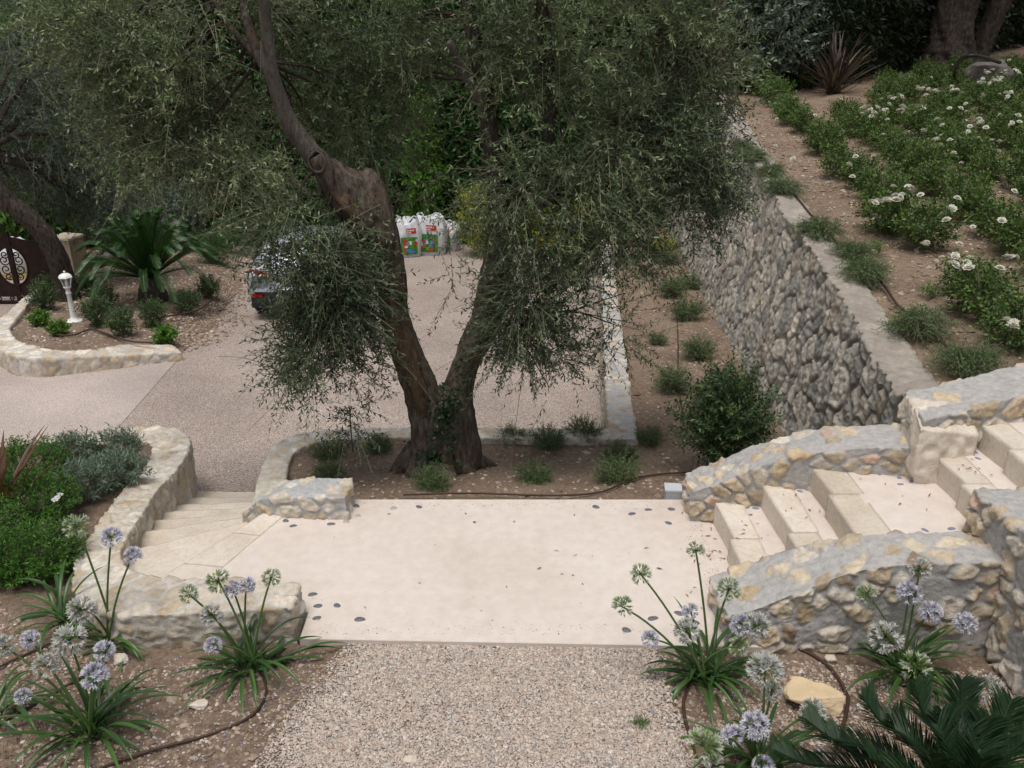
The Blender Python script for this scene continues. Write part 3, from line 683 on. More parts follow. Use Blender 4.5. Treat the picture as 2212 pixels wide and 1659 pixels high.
lwA = [(-1.13, 3.72), (-1.6, 3.68), (-2.0, 3.70), (-2.33, 3.92), (-2.55, 4.33), (-2.68, 4.85), (-2.84, 5.4), (-2.98, 5.95), (-3.08, 6.5), (-3.2, 7.0), (-3.29, 7.22), (-3.42, 7.36), (-3.75, 7.38), (-4.1, 7.25), (-4.6, 7.1), (-5.6, 6.95), ]
lwB = [(-1.13, 3.93), (-1.6, 3.98), (-1.95, 4.03), (-2.19, 4.22), (-2.35, 4.5), (-2.45, 4.87), (-2.58, 5.37), (-2.72, 5.95), (-2.80, 6.5), (-2.9, 7.05), (-3.02, 7.42), (-3.3, 7.68), (-3.78, 7.70), (-4.2, 7.56), (-4.7, 7.42), (-5.7, 7.25), ]
lz = [.18, .175, .15, .09, .01, -.09, -.24, -.40, -.54, -.64, -.69, -.71, -.73, -.75, -.77, -.8]
wall('stone_wall', 'cream rubble wall curling round the fan steps and the green ground cover bed', lwA, lwB, lz, lz, -1.5, .20, .008, PALE, (.585, .55, .505), 1.05, .98, 3, .0125, warp=.35, gap=.004, rough=.009)
bwA = [(-1.05, 4.86), (-1.35, 4.87), (-1.58, 4.93), (-1.76, 5.08), (-1.88, 5.34), (-1.92, 5.58)]
bwB = [(-1.05, 5.10), (-1.35, 5.11), (-1.52, 5.17), (-1.62, 5.3), (-1.67, 5.45), (-1.70, 5.62)]
bz = [.16, .155, .11, -.06, -.27, -.37]
wall('stone_wall', 'short stone and mortar wall end on the back left corner of the landing', bwA, bwB, bz, bz, -1.5, .21, .012, PALE, (.47, .475, .48), .95, .65, 8, .009, rough=.010, drop=.4, dropside=.1, warp=.35)
mwA = [(-1.915, 5.6), (-1.97, 6.0), (-2.02, 6.4), (-1.98, 6.72), (-1.80, 6.9), (-1.4, 6.98), (-.9, 7.0), (0, 6.99), (.85, 6.98)]
mwB = [(-1.695, 5.64), (-1.76, 6.02), (-1.81, 6.38), (-1.78, 6.60), (-1.62, 6.74), (-1.35, 6.79), (-.9, 6.81), (0, 6.80), (.85, 6.79)]
wall('stone_wall', 'low curved cream wall holding the middle bed in front of the big olive trunk', mwA, mwB, -.39, -.39, -1.7, .18, .006, PALE, (.585, .555, .51), 1.05, 1.0, 13, .018, warp=.35)
ys = [6.78, 7.5, 9.5, 12, 15, 18, 21]
wall('stone_wall', 'low straight wall with mortar top running away between the driveway and the planted strip', [(lwx(y), y) for y in ys], [(lwx(y)+.245-.004*(y-7), y) for y in ys], [-.39-.1*max(0, y-7.0) for y in ys], [-.39-.1*max(0, y-7.0) for y in ys], lambda Y: -1.9-.1*np.clip(Y-7, 0, 20), .17, .014, [(a*.84, b*.84, c*.84) for a, b, c in PALE+[(.60, .44, .30)]], (.44, .43, .42), 1.0, .75, 17, .022, drop=.3)
ys = [4.98, 5.5, 6.5, 8, 10, 12, 14, 16, 18, 20, 22]
V, F = wall_grid([(wl(y), y) for y in ys], [(wl(y)+.27, y) for y in ys], [upper_z(wl(y), y)+.03 for y in ys], [upper_z(wl(y), y)+.02 for y in ys], lambda Y: -.7-.1*np.clip(Y-6, 0, 20), 0, 0, .023)
top = V[:, 2]-upper_z(wl(V[:, 1]), V[:, 1]); mid = wl(V[:, 1])+.1
lean = np.clip((-top)/1.6, 0, 1.6)*np.minimum(1, np.clip(V[:, 1]-4.7, .2, 9)/1.5)
V[:, 0] -= lean*.26
V[:, 0] += np.where(V[:, 0] < mid, .05*fbm(V, 1.1, 3, 2), 0); V[:, 2] += np.where(top > -.05, .035*fbm(V, 2.2, 6, 3), 0)
V, C = stonify(V, F, .31, .016, GREY, (.21, .192, .165), 1.5, .45, 23, (1, 1, .72), gap=.006, edge=.016, rough=.012, tilt=.05, warp=.40, topamp=.15, hg=(.75, 1.15))
tp = sstep(.35, .85, vnormals(V, F)[:, 2])*sstep(-.22, -.05, V[:, 2]-upper_z(wl(V[:, 1]), V[:, 1]))
C = lerp(C, np.array((.35, .31, .27))*(1+.25*fbm(V, 6, 4, 3)[:, None]), (tp*.85)[:, None])
o3 = np.array((2.9, 12, -1.5)); tag(obj('retaining_wall', mesh('retaining_wall', V-o3, F, M['greystone'], C, True), None, o3), 'tall dark grey retaining wall of rough boulders below the rose terrace', 'retaining wall')
A = [(1.13, 4.84), (1.30, 4.82), (1.50, 4.78), (1.75, 4.72), (2.0, 4.67), (2.42, 4.60)]; B = [(1.13, 5.09), (1.32, 5.09), (1.53, 5.06), (1.78, 5.02), (2.02, 4.97), (2.44, 4.92)]
z = [.21, .29, .42, .53, .60, .645]
wall('stair_wall', 'arched mortar topped stone wall along the back side of the upper steps', A, B, z, z, -.45, .21, .014, WARM, MORT, .92, .62, 29, .009, rough=.010, drop=.55, dropside=.25, cat='stair wall', warp=.35)
A = [(1.09, 3.67), (1.22, 3.66), (1.42, 3.66), (1.70, 3.66), (2.0, 3.65), (2.45, 3.64)]; B = [(1.08, 4.0), (1.22, 4.03), (1.45, 4.03), (1.72, 3.96), (2.0, 3.93), (2.47, 3.92)]
z = [.165, .21, .31, .44, .49, .51]
wall('stair_wall', 'arched grey mortar wall with ochre stones along the near side of the upper steps', A, B, z, z, -.2, .22, .014, WARM+[(.42, .35, .27), (.36, .27, .19)], MORT, .90, .60, 31, .009, flA=.03, rough=.014, drop=.58, dropside=.32, cat='stair wall', warp=.35)
A = [(2.36, 4.58), (2.65, 4.66), (3.0, 4.74), (3.5, 4.84), (4.2, 4.95)]; B = [(2.41, 4.98), (2.7, 5.06), (3.1, 5.16), (3.6, 5.26), (4.3, 5.35)]
z = [.83, .86, .92, .98, 1.06]
wall('stone_wall', 'cream wall of big blocks joining the retaining wall above the upper steps', A, B, z, z, -.2, .30, .02, WARM[:3]+WARM[4:6], MORT, 1.0, .6, 37, .011, rough=.012, drop=.5, dropside=.1, warp=.35)
A = [(2.40, 4.02), (2.41, 3.7), (2.43, 3.2), (2.46, 2.4), (2.5, 1.2)]; B = [(3.0, 4.0), (3.0, 3.7), (3.0, 3.2), (3.0, 2.4), (3.0, 1.2)]
z = [.70, .72, .74, .78, .85]
wall('stone_wall', 'tall ochre stone wall rising from the flower bed in front of the upper steps', A, B, z, z, -.25, .25, .018, WARM, (.45, .44, .425), .95, .6, 41, .011, rough=.013, drop=.4, dropside=.25, warp=.35)
# corner block of the upper wall
V, F = rough_block([(2.33, 4.52, .42), (2.72, 4.55, .42), (2.70, 4.78, .42), (2.36, 4.75, .42)], [(2.32, 4.53, .80), (2.70, 4.60, .72), (2.68, 4.80, .84), (2.36, 4.80, .87)], .016, .035, 91)
o3 = np.array((2.5, 4.65, .42)); tag(obj('corner_stone', mesh('corner_stone', V-o3, F, M['limestone'], smooth=True), None, o3), 'large cut yellow limestone block at the corner of the cream wall by the retaining wall', 'stone block')
# island kerb wall
V, F = wall_grid([tuple(p[:2]) for p in outW], [tuple(p[:2]) for p in inW], [p[2] for p in outW], [p[2] for p in outW], lambda Y: drive_z(Y)-.1, .03, 0, .035)
V, C = stonify(V, F, .27, .012, PALE, (.50, .48, .46), 1.0, .95, 47, warp=.35)
o3 = np.array((-7, 13, -2.)); tag(obj('kerb_wall', mesh('kerb_wall', V-o3, F, M['stone'], C, True), None, o3), 'low curved kerb wall of pale stone round the bed with the lamp and cycad', 'kerb wall')
# ------------------------------------------------------------------ river pebbles set in the concrete
def disc_mesh(name, rx, ry, h, mat, seed):
    g = np.random.default_rng(seed); V, F = lathe([(.001, h), (.5, h*.95), (.85, h*.6), (1, 0), (1, -h)], 14)
    th = np.arctan2(V[:, 1], V[:, 0]); k = 1+.12*np.sin(2*th+g.uniform(0, 6))+.07*np.sin(3*th+g.uniform(0, 6))
    V[:, 0] *= rx*k; V[:, 1] *= ry*k; return mesh(name, V, F, mat, smooth=True)
PB = [disc_mesh('pebble', .026, .019, .006, M['riverstone'], i) for i in range(4)]
PBp = disc_mesh('pebble', .024, .018, .005, M['palestone'], 9)
PBb = [disc_mesh('pebble', .018, .012, .004, M['bluestone'], 20+i) for i in range(3)]
ORD = ['first', 'second', 'third', 'fourth', 'fifth', 'sixth', 'seventh', 'eighth', 'ninth', 'tenth', 'eleventh', 'twelfth', 'thirteenth', 'fourteenth', 'fifteenth', 'sixteenth', 'seventeenth', 'eighteenth', 'nineteenth', 'twentieth']
clusters = [('by the short back wall', [(617, 1125), (633, 1136), (715, 1132), (748, 1127), (770, 1093), (773, 1114), (850, 1098), (905, 1095)]),
            ('by the front left wall block', [(537, 1262), (675, 1284), (684, 1335), (687, 1309), (728, 1308), (777, 1338)]),
            ('at the back stair wall foot', [(1287, 1095), (1365, 1110), (1400, 1101), (1444, 1130), (1450, 1100)]),
            ('at the landing front right corner', [(1353, 1361), (1405, 1372), (1410, 1336), (1467, 1325), (1500, 1345)])]
for where, pts in clusters:
    for i, (x, y) in enumerate(pts):
        pale_ = (x, y) in ((773, 1114), (748, 1127), (850, 1098)); p = atz(x, y, .0)
        o = obj('pebble', PBp if pale_ else PB[(i*3) % 4], None, p, R.uniform(-.5, .5), R.uniform(.85, 1.15))
        tag(o, f"{'pale grey' if pale_ else 'dark grey'} river pebble {where}, {ORD[i]} from the left", 'pebble', 'river pebbles set in the landing')
for tw, z, pts in (('first tread', .15, [(1614, 1097), (1622, 1112), (1632, 1098)]), ('second tread', .30, [(1728, 1061), (1742, 1057), (1758, 1063)]),
                   ('broad tread', .45, [(1901, 1024), (1943, 1032), (1945, 1046), (1970, 1040), (1976, 1030), (1998, 1145), (2055, 1142)]), ('tread above the broad one', .60, [(2090, 980), (2106, 977), (2112, 990)])):
    for i, (x, y) in enumerate(pts):
        o = obj('pebble', PBb[i % 3], None, atz(x, y, z-.002), R.uniform(-1, 1), R.uniform(.8, 1.2))
        tag(o, f'small blue pebble in the {tw} of upper steps, {ORD[i]} from left', 'pebble', 'blue pebbles set in the upper steps')
# fallen leaves
g = np.random.default_rng(15); P = []
for cx, cy, z, n, sp in ((1560, 1150, .002, 16, 16), (1530, 1200, .002, 12, 22), (1610, 1150, .152, 9, 30), (1720, 1090, .302, 10, 32), (1940, 1060, .452, 9, 60), (2090, 1010, .602, 8, 22), (1150, 1180, .002, 14, 210), (640, 1090, .17, 1, 8), (760, 1310, .002, 2, 40), (1250, 1240, .002, 6, 170), (1530, 1300, .002, 8, 40)):
    for _ in range(n): P.append(atz(cx+g.normal(0, sp), np.clip(cy+g.normal(0, sp*.45), cy-70, cy+80), z+.004))
P = np.array(P); P = P[(P[:, 1] > 3.72) & (P[:, 1] < 5.06)]; D = unit(len(P), g)*np.array((1, 1, .12))
tag(obj('fallen_leaves', Geo().add(*leaves(P, D, g.uniform(.015, .045, len(P)), g.uniform(.005, .011, len(P)), .3, g)).mesh('fallen_leaves', M['litter'])), kind='stuff')
P = np.concatenate((rnd_in([(-3.4, 2.6), (-.9, 2.6), (-1.0, 3.6), (-2.4, 3.7)], 260, zfront, g), rnd_in([(.8, 2.6), (2.4, 2.6), (2.3, 3.45), (1.1, 3.5)], 180, zfront, g), rnd_in(midpoly, 450, zmid, g))); P[:, 2] += .022
D = unit(len(P), g)*np.array((1, 1, .2)); tag(obj('fallen_leaves', Geo().add(*leaves(P, D, g.uniform(.012, .035, len(P)), g.uniform(.004, .009, len(P)), .3, g)).mesh('fallen_leaves', M['litter'])), kind='stuff')
gp = rnd_in([(-1.4, 4.0), (1.2, 3.8), (1.15, 4.85), (-1.0, 5.0)], 110, lambda X, Y: .001+0*X, g); ge = np.column_stack((g.uniform(-1.0, 1.0, 300), 5.08-np.abs(g.normal(0, .05, 300)), np.full(300, .001))); gq = np.column_stack((1.20-np.abs(g.normal(0, .07, 260)), g.uniform(4.05, 4.8, 260), np.full(260, .001))); gf = np.column_stack((g.uniform(-1.05, 1.0, 260), 3.73+np.abs(g.normal(0, .05, 260)), np.full(260, .001)))
pebbles('grit', 0, np.concatenate((gp, ge, gq, gf)), .0020, M['soilstone'], .7, g)
# fallen white and lilac petals on the soil
P = np.concatenate([rnd_in([(-2.9, 2.7), (-.95, 2.75), (-1.0, 3.6), (-2.3, 3.65)], 170, zfront, g), rnd_in([(.85, 2.7), (2.3, 2.7), (2.2, 3.45), (1.1, 3.5)], 120, zfront, g)]); P[:, 2] += .016
k = 4; PP = np.repeat(P, k, 0); D = unit(len(PP), g)*np.array((1, 1, .3)); V, F = leaves(PP, D, .017, .0045, .3, g)
tag(obj('fallen_petals', Geo().add(V, F, np.repeat(np.where(g.random(len(PP))[:, None] < .35, (.42, .38, .66), (.66, .66, .68)), 4, 0)).mesh('fallen_petals', M['petal'])), kind='stuff')
# ------------------------------------------------------------------ drip hoses
def hose(label, pts, r=.0068, mat='hose', seed=0, name='irrigation_hose', cat='hose', group='brown drip hoses'):
    P = catmull(pts, max(12, len(pts)*10)); P[:, 2] += .006*fbm(P, 3, seed, 2)
    V, F = tube(P, r, 8); o3 = P[0]; return tag(obj(name, Geo().add(V-o3, F).mesh(name, M[mat], True), None, o3), label, cat, group)
zf = lambda x, y, d=.012: atz(x, y, -.04+d)
hose('thin brown hose curving from the front left wall to the agapanthus beside the gravel path', [zf(*p) for p in ((265, 1392), (330, 1387), (400, 1387), (460, 1396), (520, 1425), (560, 1450), (575, 1490), (560, 1530), (520, 1560), (440, 1590), (330, 1620), (240, 1650), (200, 1668))], seed=1)
hose('thin brown hose crossing the bed at the far left edge', [zf(*p) for p in ((-30, 1455), (20, 1430), (60, 1412), (110, 1390), (170, 1365), (230, 1340))], seed=2)
hose('second thin brown hose across the lower left bed', [zf(*p) for p in ((-20, 1575), (30, 1545), (80, 1520), (130, 1488), (170, 1465), (230, 1430))], seed=3)
hose('thick brown hose looping past the yellow boulder', [zf(*p) for p in ((1560, 1405), (1620, 1388), (1680, 1390), (1740, 1408), (1790, 1440), (1825, 1490), (1830, 1530), (1800, 1640))], .009, seed=4)
hose('brown hose dropping through the bed beside the gravel path edge', [zf(*p) for p in ((1555, 1405), (1510, 1440), (1480, 1500), (1478, 1540), (1490, 1590), (1505, 1640))], .008, seed=5)
hose('brown hose lying along the middle bed behind the landing', [(x, y, float(zmid(x, y))+.03) for x, y in ((-.75, 5.32), (-.3, 5.36), (.2, 5.30), (.6, 5.38), (1.0, 5.9), (1.6, 6.1))], seed=6)
hose('brown hose running up the planted strip under the retaining wall', [(x, y, float(zmid(x, y))+.03) for x, y in ((1.55, 7.2), (1.75, 8.6), (2.0, 10.0), (2.25, 11.5), (2.5, 13.5), (2.7, 16))], seed=7)
hose('long brown hose threading the rosemary on top of the retaining wall', [atupper(x, y, .02) for x, y in ((1640, 330), (1700, 400), (1745, 455), (1800, 515), (1850, 560), (1905, 610), (1940, 660), (2000, 700), (2060, 765), (2110, 800))], .011, seed=8)
hose('brown hose lying in the soil of the cycad bed', [atdrive(x, y, .26) for x, y in ((95, 706), (120, 722), (160, 723), (200, 712), (270, 735), (330, 740))], .014, seed=9)
hose('brown hose lying behind the bushes of the cycad bed', [atdrive(x, y, .26) for x, y in ((330, 690), (380, 680), (430, 668), (470, 640))], .014, seed=10)
hose('black hose curled over the grey boulder by the old tree', [atupper(x, y, z) for x, y, z in ((2090, 195, .1), (2062, 165, .3), (2075, 130, .75), (2110, 120, .85), (2160, 135, .6))], .03, 'black', 11, group=None)
# ------------------------------------------------------------------ rocks and the cover plate
def boulder(name, label, loc, s, seed, mat='limestone', cat='rock', rz=0, amp=.25):
    V, F = hexa([(-1, -1, -1), (1, -1, -1), (1, 1, -1), (-1, 1, -1)], [(-1, -1, 1), (1, -1, 1), (1, 1, 1), (-1, 1, 1)], .09, False)
    V = lerp(V, nrm(V)*1.25, .55); pl = np.random.default_rng(seed)
    for _ in range(7):
        n = nrm(pl.normal(size=3)); d = V@n; V = V-np.maximum(0, d-.82)[:, None]*n
    V = V*(1+amp*fbm(V, .9, seed, 3)[:, None])+.05*fbm(V, 6, seed+2, 3)[:, None]*nrm(V)
    return tag(obj(name, mesh(name, V*np.asarray(s), F, M[mat], smooth=True), None, loc, rz), label, cat)
boulder('boulder', 'yellow limestone boulder lying in the front right flower bed', atz(1762, 1508, .0), (.12, .075, .05), 4, 'yellowrock', rz=-.35)
for i, (x, y, s, l) in enumerate(((1795, 1421, .022, 'small tan stone between the thick hose and the near stair wall'), (428, 1522, .03, 'tan stone on the soil left of the agapanthus by the gravel path'), (262, 1424, .028, 'rounded grey stone in the soil below the left wall'), (150, 1312, .03, 'pale stone beside the hose at the left wall'), (885, 1640, .02, 'larger pale pebble on the gravel path'))):
    boulder('rock', l, atz(x, y, -.02), (s*1.3, s, s*.7), 30+i)
boulder('boulder', 'big weathered grey boulder beside the old tree trunks at the top of the rose terrace', atupper(2132, 180, .08), (.42, .40, .36), 12, 'greyrock')
boulder('rock', 'flat pale grey rock between the cycad fronds and the cream pillar', atdrive(207, 560, .25), (.32, .25, .14), 19, 'greyrock')
p = atz(1453, 1069, -.01)
o3 = p; jb = tag(obj('junction_box', Geo().add(*box((0, 0, .0), (.10, .09, .10))).add(*box((0, 0, .056), (.115, .105, .012))).mesh('junction_box', M['plastic']), None, p, -.1), 'pale grey plastic junction box in the soil behind the landing', 'junction box')
# ------------------------------------------------------------------ small bushes
def place(me, name, label, cat, loc, group=None, s=1, rz=None):
    return tag(obj(name, me, None, loc, R.uniform(0, 6.28) if rz is None else rz, s), label, cat, group)
tuft = [shrub_mesh('low_shrub', M['needle'], (.20, .17, .10), 210, .12, 14, .022, .0062, .12, 50+i, .55, .1) for i in range(3)]
TL = [((710, 985), 'left end of the middle bed, behind the curved wall'), ((820, 970), 'left of the olive trunk, against the low wall'), ((712, 1035), 'front left of the middle bed beside the short wall end'), ((935, 1052), 'in front of the olive trunk at the landing edge'),
      ((1105, 950), 'just right of the olive trunk, against the low wall'), ((1185, 962), 'second right of the olive trunk along the low wall'), ((1262, 945), 'beside the corner where two low walls meet'), ((1338, 990), 'in the middle of the bed right of the trunk'), ((1155, 1040), 'at the landing edge right of the olive trunk'), ((1330, 1040), 'at the landing edge near the grey junction box'), ((1402, 955), 'below the big dark shrub'), ]
for i, ((x, y), l) in enumerate(TL):
    r_ = ray(x, y); Y = 5.3
    for _ in range(8): t = (float(zmid(0, Y))-HC)/r_[2]; Y = t*r_[1]
    p = aty(x, y+8, Y); place(tuft[i % 3], 'low_shrub', 'low wispy green shrub '+l, 'shrub', p, 'low shrubs in the middle bed', R.uniform(.8, 1.15))
SL = [((1450, 640), 'far up the planted strip by the retaining wall', 1.5), ((1483, 690), 'middle of the planted strip by the retaining wall', 1.5), ((1508, 775), 'planted strip, beside the foot of the retaining wall', 1.3), ((1452, 845), 'planted strip, left of the big dark shrub', 1.3), ((1490, 625), 'tucked against the wall foot up the planted strip', 1.3), ((1420, 745), 'thin and sparse in the middle of the planted strip', .8), ((1440, 570), 'farthest up the planted strip', 1.6)]
for i, ((x, y), l, s) in enumerate(SL):
    r_ = ray(x, y); t = (-.445+.69-HC)/(r_[2]+.1*r_[1]); p = r_*t+np.array((0, 0, HC)); p[2] = float(zmid(p[0], p[1]))
    place(tuft[i % 3], 'low_shrub', 'feathery green shrub '+l, 'shrub', p, 'shrubs in the strip under the retaining wall', s)
ros = [shrub_mesh('rosemary_shrub', M['needle'], (.28, .23, .11), 320, .17, 17, .023, .006, .35, 70+i, .25, .1) for i in range(3)]
RL = [(1622, 345), (1660, 378), (1688, 415), (1770, 508), (1840, 552), (1868, 600), (1985, 718), (2085, 795), (1600, 322)]
order = sorted(RL, key=lambda q: -q[1])
for i, (x, y) in enumerate(order):
    p = atupper(x, y+6, 0); place(ros[i % 3], 'rosemary_shrub', f'trailing rosemary on top of the retaining wall, {ORD[i]} counting from the stairs', 'rosemary', p, 'rosemary along the retaining wall top', R.uniform(.85, 1.1))
p = atz(1565, 985, -.35); p[1] = 6.0; p = np.array((1.62, 6.05, -.27))
place(shrub_mesh('leafy_shrub', M['shrub'], (.40, .38, .44), 620, .26, 16, .042, .018, .05, 91, .8, .25), 'leafy_shrub', 'large dense dark green shrub beside the arched stair wall and the retaining wall', 'shrub', p, None, 1)
# island bed bushes
isb = [shrub_mesh('small_shrub', M['shrub'], (.27, .27, .25), 170, .16, 12, .05, .017, .0, 110+i, .7, .15) for i in range(3)]
isg = [shrub_mesh('small_shrub', M['bright'], (.22, .22, .16), 80, .13, 11, .065, .034, .0, 120+i, .6, .15) for i in range(2)]
IB = [(98, 672, 1.05, 0, 'against the kerb wall, nearest the gate'), (124, 640, .95, 0, 'behind the lamp towards the gate'), (196, 640, .9, 0, 'just right of the lamp head'), (214, 708, 1.05, 0, 'right of the lamp foot'), (230, 668, .9, 0, 'between the lamp and the cycad trunk'), (267, 727, .95, 0, 'nearest the front kerb wall'), (334, 704, .95, 0, 'in front of the cycad trunk'), (406, 672, .95, 0, 'right of the cycad trunk'), (452, 636, .95, 0, 'at the gravel edge behind the others'),
      (88, 706, .8, 1, 'left of the lamp post'), (129, 726, .75, 1, 'in front of the lamp post'), (356, 730, .9, 1, 'at the right corner of the bed')]
for i, (x, y, s, k, l) in enumerate(IB):
    p = atdrive(x, y, .2); p[2] = float(zislb(p[0], p[1]))
    place(isg[i % 2] if k else isb[i % 3], 'small_shrub', ('bright yellow green bush ' if k else 'rounded dark green bush ')+l, 'shrub', p, 'bright bushes in the cycad bed' if k else 'dark bushes in the cycad bed', s)
fern = shrub_mesh('feathery_shrub', M['laurel'], (.6, .5, .5), 420, .3, 16, .05, .012, .1, 140, .6, .2)
for (x, y, l, s) in ((465, 575, 'feathery bright green bush at the gravel edge behind the cycad', 1.), (500, 540, 'second feathery green bush deeper by the hedge foot', 1.0)):
    p = atdrive(x, y, .1); place(fern, 'feathery_shrub', l, 'shrub', p, None, s)
slv = shrub_mesh('silver_shrub', M['silver'], (.85, .8, 1.0), 620, .35, 14, .085, .04, .0, 150, .7, .3)
for x, y, s, l in ((279, 560, .95, 'grey leaved shrub behind the left fronds of the cycad'), (398, 545, 1.0, 'silver grey leaved shrub between the cycad and the hedge')):
    place(slv, 'silver_shrub', l, 'shrub', atdrive(x, y, .1), 'silver shrubs behind the cycad', s)
# rose terrace backdrop shrubs
place(slv, 'silver_shrub', 'tall silver grey shrub before the dark hedge at the retaining wall end', 'shrub', atupper(1655, 205, -.1), None, 1.35)
# green carpet bed on the left
def carpet(label, x, y, z, r, seed, mat, ll, lw, n, name='ground_cover', cat='ground cover', tl=.1, up=.9):
    me = shrub_mesh(name, M[mat], r, n, tl, 13, ll, lw, .0, seed, up, .55, True)
    return place(me, name, label, cat, atz(x, y, z), None, 1, 0)
gc = []
for i, (x, y, z, r, n, l) in enumerate(((70, 1240, -.12, (.40, .34, .15), 900, 'bright green mounded ground cover nearest the curled wall and agapanthus'), (60, 1120, -.32, (.50, .42, .16), 900, 'bright green mounded ground cover in the middle of the left bed with white daisies'), (60, 1040, -.50, (.42, .42, .16), 600, 'bright green mounded ground cover at the back of the left bed'), (-60, 1190, -.2, (.40, .4, .16), 500, 'bright green mounded ground cover at the left edge below the bronze plant'))):
    gc.append(carpet(l, x, y, z, r, 160+i, 'carpet', .026, .010, n))
for i, (x, y, z, r, n, l) in enumerate(((165, 1010, -.58, (.24, .22, .16), 190, 'grey green lavender clump at the back of the left bed'), (262, 1000, -.60, (.22, .2, .16), 170, 'grey green lavender clump by the curl of the wall'), (255, 1050, -.45, (.26, .24, .14), 210, 'grey green lavender clump in the right of the left bed'), (185, 1075, -.38, (.24, .22, .14), 190, 'grey green lavender clump in front beside the green ground cover'))):
    carpet(l, x, y, z, r, 170+i, 'lavender', .045, .010, n, 'lavender_clump', 'lavender', .12, .6)
def ribbon(base, dirv, L, w, arch, g, n=9, droop=1.0, fold=.25):
    """one strap leaf"""
    d = nrm(np.asarray(dirv, float)); t = np.linspace(0, 1, n)
    h = nrm(np.array((d[0], d[1], 0))+1e-6); el = math.asin(np.clip(d[2], -1, 1)); a = el-arch*t**1.2*droop
    st_ = L/(n-1); P = np.asarray(base)+np.concatenate((np.zeros((1, 3)), np.cumsum((np.cos(a)[:, None]*h+np.sin(a)[:, None]*np.array((0, 0, 1)))[:-1]*st_, 0)))
    S = nrm(np.cross(h, (0, 0, 1.))); T = nrm(np.gradient(P, axis=0)); U = np.cross(S, T); ww = w*np.minimum(1, .55+t*1.5)*np.clip((1-t)*3.2, .03, 1)**.7
    V = np.stack((P-S*ww[:, None]/2+U*ww[:, None]*fold, P, P+S*ww[:, None]/2+U*ww[:, None]*fold), 1)
    return V.reshape(-1, 3), grid_faces(n, 3)
def strap_clump(name, n, L, w, mat, seed, el=(.5, 1.3), arch=(1.0, 2.2), r0=.03):
    g = np.random.default_rng(seed); G_ = Geo()
    for i in range(n):
        a = i*2.4+g.uniform(-.4, .4); e = g.uniform(*el); b = (g.normal(0, r0), g.normal(0, r0), -.01)
        G_.add(*ribbon(b, (math.cos(a)*math.cos(e), math.sin(a)*math.cos(e), math.sin(e)), L*g.uniform(.6, 1.1), w*g.uniform(.7, 1.15), g.uniform(*arch), g, 10))
    return G_.mesh(name, M[mat], True)
place(strap_clump('flax_plant', 38, .75, .035, 'bronze', 5, (.8, 1.45), (.1, .5), .04), 'flax_plant', 'bronze red spiky flax plant at the left edge above the green ground cover', 'flax', atz(-12, 1120, -.28), None, .95)
place(strap_clump('flax_plant', 75, 1.5, .05, 'darkflax', 6, (.5, 1.45), (.1, .7), .08), 'flax_plant', 'dark bronze spiky flax plant between the roses and the dark hedge', 'flax', atupper(1800, 205, -.05), None, .82)
# white daisies of the carpet
def rosette(np_, L, w, col, cc, seed, cup=.5, rings=1):
    g = np.random.default_rng(seed); G_ = Geo()
    for r_ in range(rings):
        th = np.arange(np_)*6.283/np_+r_*.5+g.normal(0, .12, np_); e = cup+r_*.35
        D = np.column_stack((np.cos(th)*math.cos(e), np.sin(th)*math.cos(e), np.full(np_, math.sin(e)))); k = 1-.22*r_
        S = np.column_stack((-np.sin(th), np.cos(th), np.zeros(np_))); P = np.zeros((np_, 3))+np.array((0, 0, .1*L*r_))
        V = np.stack((P, P+D*L*k*.6-S*w*k/2, P+D*L*k, P+D*L*k*.6+S*w*k/2), 1).reshape(-1, 3); G_.add(V, np.arange(4*np_).reshape(-1, 4), col)
    V, F = lathe([(.001, .18*L), (.12*L, .14*L), (.18*L, .02*L)], 8); G_.add(V, F, cc)
    return G_
dm = rosette(12, .024, .010, (.72, .72, .74), (.25, .22, .3), 3, .15).mesh('daisy', M['petal'])
for i, (x, y) in enumerate(((124, 1075), (118, 1080), (130, 1068), (62, 1158), (55, 1155), (107, 1158), (122, 1158), (30, 1180))):
    o = obj('daisy', dm, gc[1], atz(x, y, .03)-gc[1].location, 0); o.rotation_euler = (.4, 0, i)
